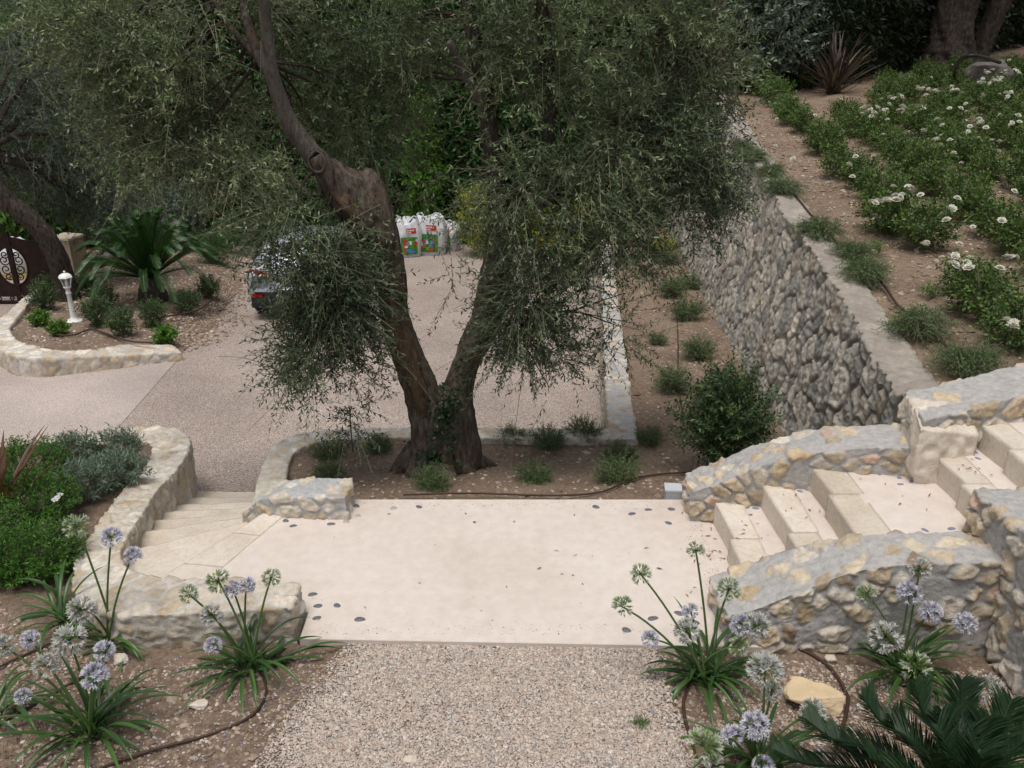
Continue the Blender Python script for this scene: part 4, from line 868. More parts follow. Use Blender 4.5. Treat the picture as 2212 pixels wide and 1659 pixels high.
# ------------------------------------------------------------------ agapanthus
def umbel_mesh(kind, seed):
    """flower head of unit radius; kind: blue (open), white (fading), green (over)"""
    g = np.random.default_rng(seed); n = {'blue': 62, 'white': 56, 'green': 58}[kind]; d = unit(n*2, g); d = d[d[:, 2] > -.75][:n]; n = len(d); G_ = Geo()
    ped = np.stack((np.zeros((n, 3)), d*.3, d*.62), 1); V, F = tubes3(ped, np.full(n, .016)); G_.add(V, F, (.11, .19, .05))
    open_ = g.random(n) < {'blue': .85, 'white': .75, 'green': .35}[kind]
    for i in range(n):
        a = nrm(np.cross(d[i], g.normal(size=3))); b = np.cross(d[i], a); base = d[i]*.55
        if open_[i]:
            k = 5; th = np.arange(k)*6.283/k+g.uniform(0, 6)
            rd = np.cos(th)[:, None]*a+np.sin(th)[:, None]*b; tn = -np.sin(th)[:, None]*a+np.cos(th)[:, None]*b
            m = base+d[i]*.26+rd*.09; tip = base+d[i]*.44+rd*(.20+.06*g.random()); w = .082
            V = np.stack((np.repeat(base[None], k, 0), m-tn*w, tip, m+tn*w), 1)
            wh = np.array((.80, .80, .82)) if kind != 'green' else np.array((.60, .64, .52)); bl = {'blue': np.array((.48, .46, .74)), 'white': np.array((.42, .44, .50)), 'green': np.array((.30, .38, .22))}[kind]
            if kind == 'white': wh = np.array((.66, .66, .60))
            c = np.repeat(np.stack((bl, lerp(wh, bl, .04), wh, wh))[None], k, 0).reshape(-1, 3)
            G_.add(V.reshape(-1, 3), np.arange(4*k).reshape(-1, 4), c)
        else:
            V, F = lathe([(.01, 0), (.05, .12), (.055, .2), (.01, .34)], 5); B = np.stack((a, b, d[i])); G_.add(V@B+base, F, (.20, .33, .09) if kind != 'blue' else (.30, .27, .55))
    return G_.mesh('flower_head', M['petal'])
UM = {k: [umbel_mesh(k, s+7*i) for i in range(2)] for s, k in enumerate(('blue', 'white', 'green'))}
def agapanthus(label, base, n, L, seed, heads):
    t = thing('agapanthus', label, 'agapanthus', base, 0, 'agapanthus in the front beds')
    obj('leaves', strap_clump('leaves', n, L, .020, 'strap', seed, (.35, 1.25), (.9, 2.1), .035), t)
    for i, (x, y, r, k, dy) in enumerate(heads):
        e = aty(x, y, base[1]+dy); D = (e[1]*CP-(e[2]-HC)*SP); rr = r*D/FP
        b = np.array((base[0]+R.gauss(0, .03), base[1]+R.gauss(0, .03), base[2])); v = e-b
        P = catmull([b, b+v*.35+np.array((0, 0, .05)), b+v*.7+np.array((0, 0, .04)), e], 10)-np.asarray(base)
        s = obj('flower_stalk', Geo().add(*tube(P, np.linspace(.0062, .0045, 10), 7)).mesh('flower_stalk', M['stalk'], True), t)
        h = obj('flower_head', UM[k][i % 2], s, e-np.asarray(base), R.uniform(0, 6), rr*R.uniform(.95, 1.08)); h.rotation_euler = (R.uniform(-.4, .4), R.uniform(-.4, .4), R.uniform(0, 6))
    return t
b_ = lambda x, y: atz(x, y, -.04)
agapanthus('strappy agapanthus clump with nodding leaves at the corner of the left wall', b_(140, 1335), 26, .42, 1, [])
agapanthus('agapanthus with tall green and lilac heads in front of the fan steps', b_(240, 1385), 26, .34, 2, [(166, 1137, 29, 'green', .05), (241, 1160, 25, 'blue', .03), (288, 1200, 22, 'blue', .0), (177, 1316, 31, 'white', -.1)])
agapanthus('broad agapanthus clump at the bottom left corner with many white heads', b_(200, 1585), 44, .46, 3, [(65, 1381, 22, 'blue', .0), (150, 1381, 37, 'white', .02), (225, 1406, 25, 'blue', -.02), (100, 1436, 28, 'white', -.04), (205, 1460, 33, 'blue', -.06), (8, 1395, 24, 'white', .0), (50, 1505, 20, 'blue', -.05)])
agapanthus('dark leaved agapanthus clump cut by the left edge of the picture', b_(-25, 1560), 22, .38, 4, [])
agapanthus('agapanthus with six tall heads standing by the left edge of the gravel path', b_(547, 1450), 42, .44, 5, [(407, 1283, 25, 'green', -.02), (472, 1255, 28, 'green', .0), (503, 1273, 21, 'blue', .02), (532, 1264, 21, 'blue', .05), (586, 1248, 24, 'green', .02), (457, 1328, 27, 'white', -.05), (460, 1395, 21, 'blue', -.1)])
agapanthus('agapanthus with seven tall heads standing by the right edge of the gravel path', b_(1525, 1470), 44, .42, 6, [(1384, 1240, 25, 'green', .0), (1344, 1310, 25, 'green', .0), (1404, 1380, 20, 'blue', -.02), (1503, 1189, 21, 'green', .02), (1491, 1320, 18, 'blue', .05), (1482, 1362, 28, 'white', -.02), (1574, 1273, 28, 'green', .02), (1600, 1350, 26, 'blue', .0), (1634, 1352, 34, 'white', .0), (1595, 1396, 25, 'green', -.05)])
agapanthus('agapanthus with white and violet heads between the path and the yellow boulder', b_(1640, 1665), 40, .42, 7, [(1652, 1445, 40, 'white', .0), (1668, 1492, 22, 'white', .03), (1632, 1567, 35, 'blue', -.05), (1520, 1612, 45, 'green', -.08), (1582, 1588, 26, 'blue', -.02), (1650, 1656, 26, 'blue', -.15), (1757, 1536, 30, 'white', .02), (1545, 1650, 22, 'white', -.1)])
agapanthus('agapanthus with white and lilac heads against the near stair wall', b_(1945, 1455), 44, .42, 8, [(1987, 1228, 27, 'white', .05), (1873, 1283, 26, 'green', .02), (1965, 1280, 27, 'blue', .04), (2010, 1322, 27, 'blue', .0), (2085, 1347, 28, 'blue', .0), (1913, 1376, 38, 'white', -.06), (1977, 1440, 34, 'green', -.08), (1980, 1505, 30, 'white', -.12)])
agapanthus('agapanthus with pale heads behind the front cycad under the ochre wall', b_(2160, 1640), 24, .36, 9, [(2140, 1490, 31, 'white', .05), (2098, 1622, 22, 'blue', -.05), (2050, 1580, 20, 'white', .0)])
# ------------------------------------------------------------------ cycads
def frond_mesh(P, pl, seed, mat, npin=64, w=.008, vee=.5):
    """feather leaf along the curve P"""
    g = np.random.default_rng(seed); C = catmull(P, npin); T = nrm(np.gradient(C, axis=0)); S = nrm(np.cross(T, (0, 0, 1.))); U = np.cross(S, T); t = np.linspace(0, 1, npin)
    ln = pl*np.clip(.35+2.4*t, 0, 1)*np.clip((1-t)*5+.35, 0, 1); G_ = Geo()
    for sd in (-1, 1):
        D = nrm(S*sd*.66+U*vee*.8+T*.85+g.normal(0, .05, (npin, 3))); s2 = nrm(T-D*np.sum(T*D, 1, keepdims=True)); L = ln[:, None]*g.uniform(.92, 1.05, (npin, 1))
        tip = C+D*L-np.array((0, 0, 1))*L*.12
        V = np.stack((C-s2*w*.35, C+D*L*.5-s2*w*.5, tip, C+D*L*.5+s2*w*.5, C+s2*w*.35), 1).reshape(-1, 3)
        G_.add(V, np.arange(5*npin).reshape(-1, 5))
    G_.add(*tube(C, np.linspace(.009, .003, npin)*(pl/.12), 6, False)); return G_
def cycad(label, base, fr, mat, pl, trunk_r, trunk_h, name='cycad', npin=64, w=.008):
    t = thing(name, label, 'cycad', base)
    V, F = limb([(0, 0, -.1), (0, 0, trunk_h*.5), (0, 0, trunk_h)], [trunk_r*1.05, trunk_r, trunk_r*.6], 3, 22, .03, .25); obj('trunk', mesh('trunk', V, F, M['darkbark'], smooth=True), t)
    for i, P in enumerate(fr):
        obj('frond', frond_mesh(P, pl, i, mat, npin, w).mesh('frond', M[mat]), t)
    return t
base = np.array((1.62, 2.33, -.04)); hub = np.array((0, 0, .22)); fr = []
for x, y, z in ((1738, 1552, .40), (1862, 1503, .62), (1975, 1478, .70), (2078, 1470, .68), (2185, 1512, .60), (2240, 1560, .5), (1672, 1620, .20), (1790, 1590, .38), (1925, 1548, .56), (2035, 1535, .62), (2135, 1550, .62), (1880, 1640, .70), (2010, 1630, .80), (2120, 1640, .8)):
    e = atz(x, y, z)-base; m = e*.5+np.array((0, 0, .09+.04*R.random()))+hub*.5; fr.append([hub, hub*.6+m*.42+np.array((0, 0, .03)), m, e*.8+np.array((0, 0, .06)), e])
for a in range(9):
    th = -2.5+a*.3; L = .75+.1*R.random(); e = np.array((math.cos(th)*L, math.sin(th)*L*.8-.1, .25+.3*R.random())); fr.append([hub, e*.45+np.array((0, 0, .22)), e*.8+np.array((0, 0, .15)), e])
cycad('big dark green cycad with arching feather fronds in the bottom right corner', base, fr, 'cycas', .135, .09, .25, npin=125, w=.0058)
base = atdrive(332, 655, .2); hub = np.array((0, 0, .45)); fr = []; g = np.random.default_rng(8)
for i in range(90):
    th = i*2.399; el = g.uniform(.08, 1.3); L = g.uniform(1.15, 1.45); d = np.array((math.cos(th)*math.cos(el), math.sin(th)*math.cos(el), math.sin(el)))
    e = d*L; fr.append([hub, hub+e*.4+np.array((0, 0, .12)), hub+e*.75+np.array((0, 0, .12)), hub+e+np.array((0, 0, -.22*math.cos(el)))])
cycad('large spreading green cycad behind the white lamp in the island bed', base, fr, 'cycasfar', .14, .20, .5, npin=96, w=.0075)
# ------------------------------------------------------------------ roses on the terrace
rm = [(shrub_mesh('foliage', M['rose'], (.30, .28, .20), 200, .16, 11, .036, .021, .05, 200+i, .6, .25, False)) for i in range(4)]
stm = []
for i in range(2):
    g = np.random.default_rng(i); k = 14; e = np.column_stack((g.normal(0, .14, k), g.normal(0, .14, k), g.uniform(.2, .36, k))); z0 = np.zeros((k, 3)); V, F = tubes3(np.stack((z0, e*np.array((.3, .3, .35)), e*np.array((.7, .7, .7)), e), 1), np.full(k, .006)); stm.append(mesh('stems', V, F, M['twig']))
bloom = rosette(8, .043, .038, (.74, .73, .64), (.62, .55, .25), 5, .1, 3).mesh('rose_bloom', M['petal'])
roses = []
rows = []
for k in range(11):
    Y = 5.75+.25*(k % 2); r_ = []
    off = 1.0+.78*k
    while Y < 18.6:
        X = wl(Y)+off+R.gauss(0, .06)
        z = float(zup(X, Y)); px, py = proj((X, Y, z+.2)); rr = R.random()
        if px < 2290 and 60 < py < 900 and rr > .06 and not (px < 1900 and py < 235 and px > 1740): r_.append((X, Y, z))
        Y += R.uniform(.50, .64)
    rows.append(r_)
proto = []
RN = ['row nearest the retaining wall'] + [f'{w} row from the retaining wall' for w in ORD[1:]]; ORD += ['twenty-'+w for w in ORD[:9]]
for k, r_ in enumerate(rows):
    for j, (X, Y, z) in enumerate(r_):
        v = (k*3+j) % 4
        if len(proto) <= v:
            t = thing('rose_bush', '', 'rose bush', (0, 0, 0)); obj('foliage', rm[len(proto)], t); obj('stems', stm[len(proto) % 2], t); proto.append(t); o = t; v = len(proto)-1
        else: o = copy_tree(proto[v])
        o.location = (X, Y, z); o.rotation_euler = (0, 0, R.uniform(0, 6.28)); s = R.uniform(.86, 1.12); o.scale = (s, s, s*R.uniform(.9, 1.15))
        tag(o, f'green rose bush, {RN[k]}, {ORD[j]} from the stairs', 'rose bush', 'rose bushes in rows on the terrace'); roses.append(o)
bpy.context.view_layer.update()
BL = [(1868, 232, 3), (1878, 240, 2), (1900, 234, 6), (1912, 240, 5), (1930, 212, 3), (1945, 208, 2), (1948, 235, 3), (1944, 243, 2), (1985, 190, 3), (1993, 186, 2), (2003, 196, 3), (2024, 197, 3), (1890, 250, 2), (1921, 255, 1), (2058, 193, 4), (2066, 196, 3), (2120, 176, 4), (2135, 180, 3), (2150, 170, 6), (2158, 176, 5), (2165, 166, 4), (2168, 158, 3), (2180, 204, 3), (2185, 200, 2), (2137, 160, 3), (2142, 150, 2), (2121, 152, 2), (2145, 137, 3), (2168, 132, 3), (2180, 128, 2), (2195, 150, 2), (2205, 160, 2), (2018, 300, 3), (2027, 298, 2), (2026, 260, 1), (1915, 435, 4), (1945, 425, 6), (1935, 428, 4), (1888, 436, 3), (1967, 412, 2), (1845, 333, 1), (1718, 345, 2), (1680, 258, 1), (1685, 312, 1), (1765, 250, 2), (1715, 208, 1), (2050, 450, 1), (2050, 480, 1), (1998, 525, 3), (2060, 570, 3), (2088, 570, 3), (1770, 394, 1), (1786, 392, 1), (2195, 700, 3), (1960, 400, 1), (2062, 452, 1), (2110, 490, 1), (2178, 690, 1), (1960, 285, 1), (2098, 270, 1), (2200, 250, 2), (2185, 265, 1), (2160, 330, 1)]
BL += [(R.uniform(1990, 2205), R.uniform(140, 330), 1) for _ in range(34)]+[(R.uniform(1820, 2000), R.uniform(215, 420), 1) for _ in range(14)]+[(R.uniform(2060, 2205), R.uniform(330, 640), 1) for _ in range(12)]
inv = {}
for (x, y, n) in BL:
    for q in range(n):
        p = atupper(x+R.gauss(0, 4), y+R.gauss(0, 3.5), .36)
        o = min(roses, key=lambda r: (r.location.x-p[0])**2+(r.location.y-p[1])**2)
        if o.name not in inv: inv[o.name] = o.matrix_world.inverted()
        b = obj('rose_bloom', bloom, o, inv[o.name] @ Vector(p), R.uniform(0, 6), R.uniform(.75, 1.1)); b.rotation_euler = (R.uniform(-.5, .9), R.uniform(-.5, .5), R.uniform(0, 6))
for o in roses:
    nb = sum(1 for c_ in o.children if c_.name.startswith('rose_bloom'))
    if nb: o['label'] = o['label'].replace('green rose bush', 'rose bush with white blooms' if nb > 2 else 'rose bush with a white bloom')
# weeds
wd = shrub_mesh('weed', M['bright'], (.09, .09, .04), 40, .06, 8, .016, .008, .05, 260, .4, .1)
for i, (x, y, l) in enumerate(((2010, 640, 'small green weed in the bare soil between the hose and the roses'), (1895, 545, 'small green weed below the second rosemary'), (2130, 690, 'small green weed by the rose at the right edge'))): place(wd, 'weed', l, 'weed', atupper(x, y), None, 1.3)
place(wd, 'weed', 'tiny green weed on the gravel at the right path edge', 'weed', atz(1385, 1565, -.03), None, .55)
place(wd, 'weed', 'small weed under the near stair wall beside the hose', 'weed', atz(1795, 1395, -.03), None, .7)
# ------------------------------------------------------------------ the big olive
def PY(l): return [aty(x, y, Y) for x, y, Y in l]
ob = np.array((-.72, 6.25, -.42))
olive = thing('olive_tree', 'big old forked olive tree with ivy on its trunk, behind the landing', 'tree', ob)
def addlimb(name, pts, r, seed, sides=20, mat='bark', step=.03, bark_=.10, lobes=0., burr=0.):
    V, F = limb(PY(pts), r, seed, sides, step, bark_, lobes, burr); return V, F
T = Geo()
T.add(*addlimb('', [(932, 1010, 6.22), (929, 930, 6.22), (915, 850, 6.22), (882, 768, 6.2), (852, 682, 6.2), (845, 596, 6.15), (822, 515, 6.1), (785, 450, 6.05), (745, 405, 6.0), (700, 362, 5.95)], [.130, .122, .118, .108, .094, .092, .122, .148, .115, .08], 2, 64, step=.018, bark_=.17, lobes=.12, burr=.4))
T.add(*addlimb('', [(996, 1003, 6.32), (996, 930, 6.32), (990, 850, 6.3), (1014, 768, 6.35), (1046, 703, 6.4), (1064, 639, 6.42), (1076, 560, 6.45), (1086, 480, 6.5), (1105, 425, 6.55)], [.135, .118, .102, .088, .098, .108, .10, .092, .062], 5, 64, step=.018, bark_=.17, lobes=.14, burr=.35))
T.add(*addlimb('', [(960, 1008, 6.22), (960, 930, 6.22), (960, 880, 6.24), (952, 838, 6.26)], [.165, .16, .14, .06], 9, 40, step=.02, bark_=.2))
T.add(*addlimb('', [(822, 530, 6.05), (812, 450, 6.05), (795, 390, 6.05), (780, 372, 6.05)], [.10, .10, .075, .04], 12, 24, bark_=.16))
T.add(*addlimb('', [(745, 440, 5.95), (715, 390, 5.9), (690, 350, 5.87), (680, 335, 5.86)], [.09, .075, .065, .06], 14, 20, bark_=.18))
for k in range(7):
    a = 3.5+k*.78; c0 = np.array((-.62+.12*math.cos(a), 6.28+.1*math.sin(a), -.22)); L = .34+.12*(k % 3)
    e = c0+np.array((math.cos(a)*L, math.sin(a)*L*.8, -.28)); T.add(*limb([c0, c0*.5+e*.5+np.array((0, 0, -.02)), e], [.10, .07, .012], 30+k, 14, .025, .15))
obj('trunk', T.mesh('trunk', M['bark'], True, ob), olive)
V, F = addlimb('', [(835, 640, 6.06), (852, 700, 6.08), (880, 770, 6.09), (905, 850, 6.10), (915, 900, 6.12)], [.05, .07, .075, .06, .03], 41, 22, bark_=.22)
obj('bare_wood', mesh('bare_wood', V-ob, F, M['deadwood'], smooth=True), olive)
V, F = addlimb('', [(700, 370, 5.88), (735, 425, 5.9), (765, 460, 5.93), (775, 490, 5.95)], [.04, .06, .06, .03], 43, 22, bark_=.25)
obj('bare_wood', mesh('bare_wood', V-ob, F, M['deadwood'], smooth=True), olive)
kn = aty(684, 350, 5.80); V, F = lathe([(.001, -.05), (.03, -.045), (.044, -.02), (.052, .0)], 16); V2, F2 = lathe([(.050, -.004), (.056, .008), (.064, .002), (.070, -.03), (.075, -.09)], 22)
kr = np.stack((nrm(np.array((1., .1, 0))), nrm(np.array((0, .35, 1.))), nrm(np.array((-.12, -1., .3)))))
for nm_, V_, F_, m_ in (('knot_hole', V, F, 'black'), ('knot_rim', V2, F2, 'bark')):
    V_ = (V_*(1+.22*fbm(V_, 22, 3, 2))[:, None]*np.array((.85, 1.15, 1)))@kr+kn; obj(nm_, mesh(nm_, V_-ob, F_, M[m_], smooth=True), olive)
LM = [([(705, 372, 5.93), (668, 325, 5.9), (628, 270, 5.85), (605, 215, 5.8), (585, 150, 5.75), (577, 70, 5.7), (565, -60, 5.6)], [.075, .062, .052, .046, .042, .038, .03], 'palebark'),
      ([(620, 230, 5.85), (560, 120, 6.1), (530, 30, 6.3), (520, -60, 6.5)], [.032, .036, .03, .022], 'darkbark'),
      ([(560, 130, 6.1), (500, 60, 6.2), (455, -10, 6.3)], [.022, .018, .014], 'darkbark'),
      ([(1090, 470, 6.5), (1068, 400, 6.5), (1060, 300, 6.5), (1042, 180, 6.5), (1018, 60, 6.5), (1000, -60, 6.5)], [.10, .075, .062, .056, .05, .04], 'darkbark'),
      ([(1055, 250, 6.5), (1000, 150, 6.4), (970, 90, 6.3)], [.035, .03, .02], 'palebark'),
      ([(1100, 430, 6.55), (1150, 390, 6.5), (1180, 330, 6.45), (1186, 200, 6.4), (1175, 60, 6.3), (1160, -60, 6.2)], [.085, .07, .052, .05, .045, .04], 'darkbark'),
      ([(1100, 440, 6.55), (1200, 420, 6.7), (1320, 330, 6.8), (1395, 260, 6.8), (1418, 190, 6.8), (1425, 90, 6.8), (1440, -40, 6.8)], [.07, .06, .055, .06, .05, .045, .035], 'bark'),
      ([(1408, 220, 6.8), (1455, 165, 6.8), (1500, 95, 6.75), (1545, 20, 6.7), (1580, -60, 6.7)], [.05, .045, .04, .035, .03], 'bark'),
      ([(1085, 560, 6.45), (1110, 620, 6.4), (1125, 680, 6.3), (1140, 720, 6.2)], [.03, .022, .018, .01], 'darkbark'),
      ([(800, 560, 6.05), (740, 600, 5.9), (690, 640, 5.8), (640, 690, 5.75)], [.035, .028, .02, .01], 'darkbark')]
nodes = []
for i, (p, r, m) in enumerate(LM):
    V, F = limb(PY(p), r, 60+i, 16, .04, .10); obj('limb', mesh('limb', V-ob, F, M[m], smooth=True), olive); nodes += list(catmull(PY(p), 14))
nodes += PY([(700, 362, 5.95), (785, 450, 6.05), (845, 596, 6.15), (1086, 480, 6.5), (1064, 639, 6.42)]); nodes = np.array(nodes)
# crown: clumps of drooping leafy twigs. px, py, distance, rx, ry (in the photograph's pixels), density
BLOBS = [(560, -90, 6.3, 150, 70, .45), (380, -70, 6.5, 120, 60, .4), (800, -80, 6.8, 150, 70, .45), (1000, -90, 6.6, 130, 70, .45), (1180, -90, 6.3, 130, 70, .45), (1400, -90, 6.6, 150, 70, .45), (1560, -70, 6.7, 90, 60, .4), (250, 80, 6.6, 120, 90, 1), (320, 190, 6.6, 115, 95, 1.1), (420, 90, 6.4, 150, 110, 1.1), (300, 300, 6.5, 95, 80, 1), (440, 260, 6.3, 130, 110, 1.2), (400, 350, 6.2, 90, 45, .6), (530, 370, 6.1, 90, 65, .85), (545, 200, 6.7, 100, 140, 1), (480, 10, 6.4, 200, 60, 1), (180, 10, 6.7, 110, 60, .8),
         (640, 460, 5.8, 75, 70, .85), (700, 560, 5.75, 70, 85, 1.3), (725, 640, 5.8, 80, 80, 1.7), (690, 750, 5.75, 75, 75, 1.7), (750, 560, 6.0, 60, 90, 1.3), (770, 700, 5.9, 40, 80, 1.2), (745, 815, 5.8, 55, 50, 1.1), (660, 660, 5.75, 50, 60, 1), (665, 800, 5.8, 55, 40, .8), (790, 790, 5.95, 40, 50, .45), (625, 545, 5.7, 45, 45, .35),
         (700, 90, 7.0, 110, 130, 1), (830, 60, 7.0, 140, 110, 1), (760, 240, 7.0, 100, 120, .9), (850, 180, 7.2, 70, 110, .8), (985, 90, 6.8, 100, 90, .9), (800, 330, 7.3, 70, 60, .6), (980, 320, 7.2, 50, 70, .4), (900, 410, 7.3, 50, 40, .2), (990, 400, 6.9, 60, 60, .5), (660, 250, 6.8, 70, 120, .6),
         (1090, 80, 6.6, 130, 120, 1), (1110, 240, 6.5, 110, 110, .9), (1250, 110, 6.5, 140, 130, 1), (1240, 290, 6.4, 130, 110, 1), (1390, 100, 6.5, 140, 130, 1), (1370, 280, 6.4, 140, 110, 1.1), (1510, 190, 6.6, 90, 140, 1), (1500, 340, 6.5, 80, 90, 1.3), (1525, 50, 6.7, 95, 80, 1), (1470, 430, 6.4, 70, 50, .9), (1560, 140, 6.7, 45, 80, .7), (1545, 300, 6.6, 45, 80, .8),
         (1140, 400, 6.2, 90, 70, .8), (1280, 420, 6.2, 120, 70, .95), (1390, 440, 6.3, 80, 60, .7), (1170, 520, 6.15, 85, 70, .9), (1290, 540, 6.1, 90, 70, .9), (1150, 640, 6.1, 60, 80, 1.6), (1130, 720, 6.1, 60, 70, 1.9), (1185, 760, 6.1, 50, 60, 1.7), (1240, 640, 6.1, 60, 60, .55), (1335, 620, 6.1, 40, 70, .35), (1130, 805, 6.1, 50, 45, 1.0), (1180, 830, 6.1, 30, 40, .8), (1390, 540, 6.2, 50, 60, .3), (1520, 250, 6.5, 75, 110, 1.1), (1500, 400, 6.4, 70, 70, 1.2), (1510, 130, 6.6, 90, 120, .7), (1565, 240, 6.6, 40, 70, .6), (1330, 560, 6.15, 75, 90, .75), (1345, 700, 6.1, 40, 80, .5), (1310, 760, 6.1, 25, 40, .3), (1500, 460, 6.4, 60, 50, 1.0), (1585, 265, 6.5, 45, 70, .9), (1430, 560, 6.3, 50, 50, .35), (650, 590, 5.75, 45, 75, 1.9), (640, 505, 5.8, 55, 50, 1.6), (605, 520, 5.7, 40, 40, .8), (700, 480, 5.8, 60, 50, 1), (1060, 780, 6.1, 35, 50, .5), (960, 520, 6.3, 50, 40, .14), (990, 600, 6.2, 40, 50, .14), (900, 630, 6.1, 35, 50, .12), (760, 910, 5.9, 50, 40, .2), (1040, 470, 6.3, 60, 50, .5)]
g = np.random.default_rng(99); O, D, DK = [], [], []; BR = Geo()
for (x, y, Y, rx_, ry_, dn) in BLOBS:
    c = aty(x, y, Y); d_ = c[1]*CP-(c[2]-HC)*SP; r = np.array((rx_, max(rx_, ry_)*1.0, ry_))*d_/FP; r[1] = min(max(r[1], .25), .75); n = int(dn*rx_*ry_*.040)+3
    P, dd = ball_points(c, r, n, g, .15); kp = sstep(-.22, .20, fbm(P, 2.6, 17, 2)) > g.random(n)*(.85 if y < 400 else .6); P, dd = P[kp], dd[kp]; n = len(P); O.append(P); D.append(dd*np.array((1, 1, .7))+np.array((0, 0, .05 if y < 330 else -.2))+g.normal(0, .55, (n, 3)))
    k = nodes[np.argmin(((nodes-c)**2).sum(1))]
    for q in range(3 if dn > .3 else 0):
        e = c+r*g.uniform(-.5, .5, 3); m = (k+e)/2+np.array((0, 0, .12))+g.normal(0, .06, 3); L = np.linalg.norm(e-k)
        if L > .05:
            BR.add(*tube(catmull([k, m, e], 12), np.linspace(.008+.007*min(L, 1.6), .003, 12)*(1 if q == 0 else .7), 6))
tag(obj('branches', BR.mesh('branches', M['darkbark'], True, ob), olive), kind='stuff')
O = np.concatenate(O); D = np.concatenate(D)
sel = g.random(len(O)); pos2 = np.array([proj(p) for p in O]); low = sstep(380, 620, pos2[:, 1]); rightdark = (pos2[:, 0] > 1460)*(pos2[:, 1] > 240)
dark = sel < .22+.58*np.maximum(low, rightdark); toplit = ~dark & (pos2[:, 0] < 640+60*g.standard_normal(len(O))) & (pos2[:, 1] < 470) & (g.random(len(O)) < .75)  # upper left twigs take the paler leaves, painting in their top light
def foliage_pair(nm, O, D, mat, parent, off, ll, lw, L=(.16, .40), nl=14, sag=(-.08, .25), g=g, stem=.0022):
    n = len(O); lf, stm_ = twigs(O, D, g.uniform(*L, n), nl, g.uniform(*sag, n), ll, lw, .8, g, stem)
    nl_ = len(lf[1]); V = np.concatenate((lf[0], stm_[0])); F = np.concatenate((lf[1], stm_[1]+len(lf[0])))
    o = obj(nm, mesh(nm, V-off, F, [M[mat], M['twig']], mids=np.concatenate((np.zeros(nl_, int), np.ones(len(stm_[1]), int)))), parent); return o
tag(foliage_pair('crown', O[dark & ~toplit], D[dark & ~toplit], 'olivedark', olive, ob, .043, .0125, stem=.0024), kind='stuff')
tag(foliage_pair('crown', O[toplit], D[toplit], 'olivetoplit', olive, ob, .042, .0120, stem=.0026), kind='stuff'); dark = dark | toplit
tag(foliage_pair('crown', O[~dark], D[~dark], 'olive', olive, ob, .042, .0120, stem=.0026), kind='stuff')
# long bare shoots
n = 90; k = g.choice(len(O), n); P = O[k]; d = nrm(D[k]+np.array((0, 0, .1))); L = g.uniform(.35, .7, n); t = np.linspace(0, 1, 8)[None, :, None]
pl = P[:, None]+d[:, None]*L[:, None, None]*t-np.array((0, 0, 1))*(L[:, None, None]*.28*t*t); V, F = tubes3(pl, np.full(n, .0032)); tag(obj('twigs', mesh('twigs', V-ob, F, M['twig']), olive), kind='stuff')
# ivy on the fork
Pv = np.concatenate([aty(x, y, 6.07)[None]+g.normal(0, 1, (n_, 3))*np.array((sx, .03, sz)) for x, y, n_, sx, sz in ((958, 925, 300, .05, .13), (945, 990, 240, .08, .06), (972, 870, 170, .045, .09), (905, 830, 50, .03, .12), (1000, 800, 60, .04, .09), (1075, 760, 70, .08, .12), (860, 650, 30, .04, .05))])
V, F = leaves(Pv, unit(len(Pv), g)+np.array((0, -.9, -.2)), g.uniform(.02, .045, len(Pv)), g.uniform(.018, .035, len(Pv)), .15, g); tag(obj('ivy', mesh('ivy', V-ob, F, M['ivy']), olive), kind='stuff')
# olive saplings at the wall
for x, y, l in ((762, 975, 'thin olive sapling shoot between the curved wall and the olive trunk'),):
    b = aty(x, y, 6.6); t_ = thing('olive_sapling', l, 'sapling', b); pl = [b, aty(758, 930, 6.55), aty(755, 880, 6.5)]
    obj('stem', Geo().add(*tube(catmull(pl, 8)-b, .006, 6)).mesh('stem', M['twig'], True), t_)
    c = catmull(pl, 34); O2 = c[6:]; D2 = g.normal(0, 1, (len(O2), 3))*np.array((1, .7, .25)); foliage_pair('foliage', O2, D2, 'olivedark', t_, b, .05, .013, (.08, .26), 11)
# ------------------------------------------------------------------ other trees
def tree(name, label, base, trunks, blobs, mat, ll, lw, ntw, seed, tmat='darkbark', nl=12, L=(.25, .6), extra=None):
    g = np.random.default_rng(seed); base = np.asarray(base, float); t = thing(name, label, 'tree', base); B = Geo()
    for i, (p, r, lb) in enumerate(trunks): B.add(*limb(p, r, seed+i, 36, .05, .2, lb))
    ends = np.array([q[-1] for q, _, _ in trunks])
    for (c, r, w) in blobs:
        k = ends[np.argmin(((ends-np.asarray(c))**2).sum(1))]; B.add(*tube(catmull([k, (k+np.asarray(c))/2+np.array((0, 0, .2)), c], 8), np.linspace(.07, .02, 8), 7))
    obj('trunk', B.mesh('trunk', M[tmat], True, base), t)
    O, D = [], []; W = sum(b[2] for b in blobs)
    for c, r, w in blobs:
        n = int(ntw*w/W); P, d = ball_points(c, r, n, g, .45); O.append(P); D.append(d+np.array((0, 0, -.1))+g.normal(0, .5, (n, 3)))
    tag(foliage_pair('crown', np.concatenate(O), np.concatenate(D), mat, t, base, ll, lw, L, nl, g=g, stem=.004), kind='stuff'); return t
b = aty(152, 680, 15.4); b[2] = float(drive_z(15.4))
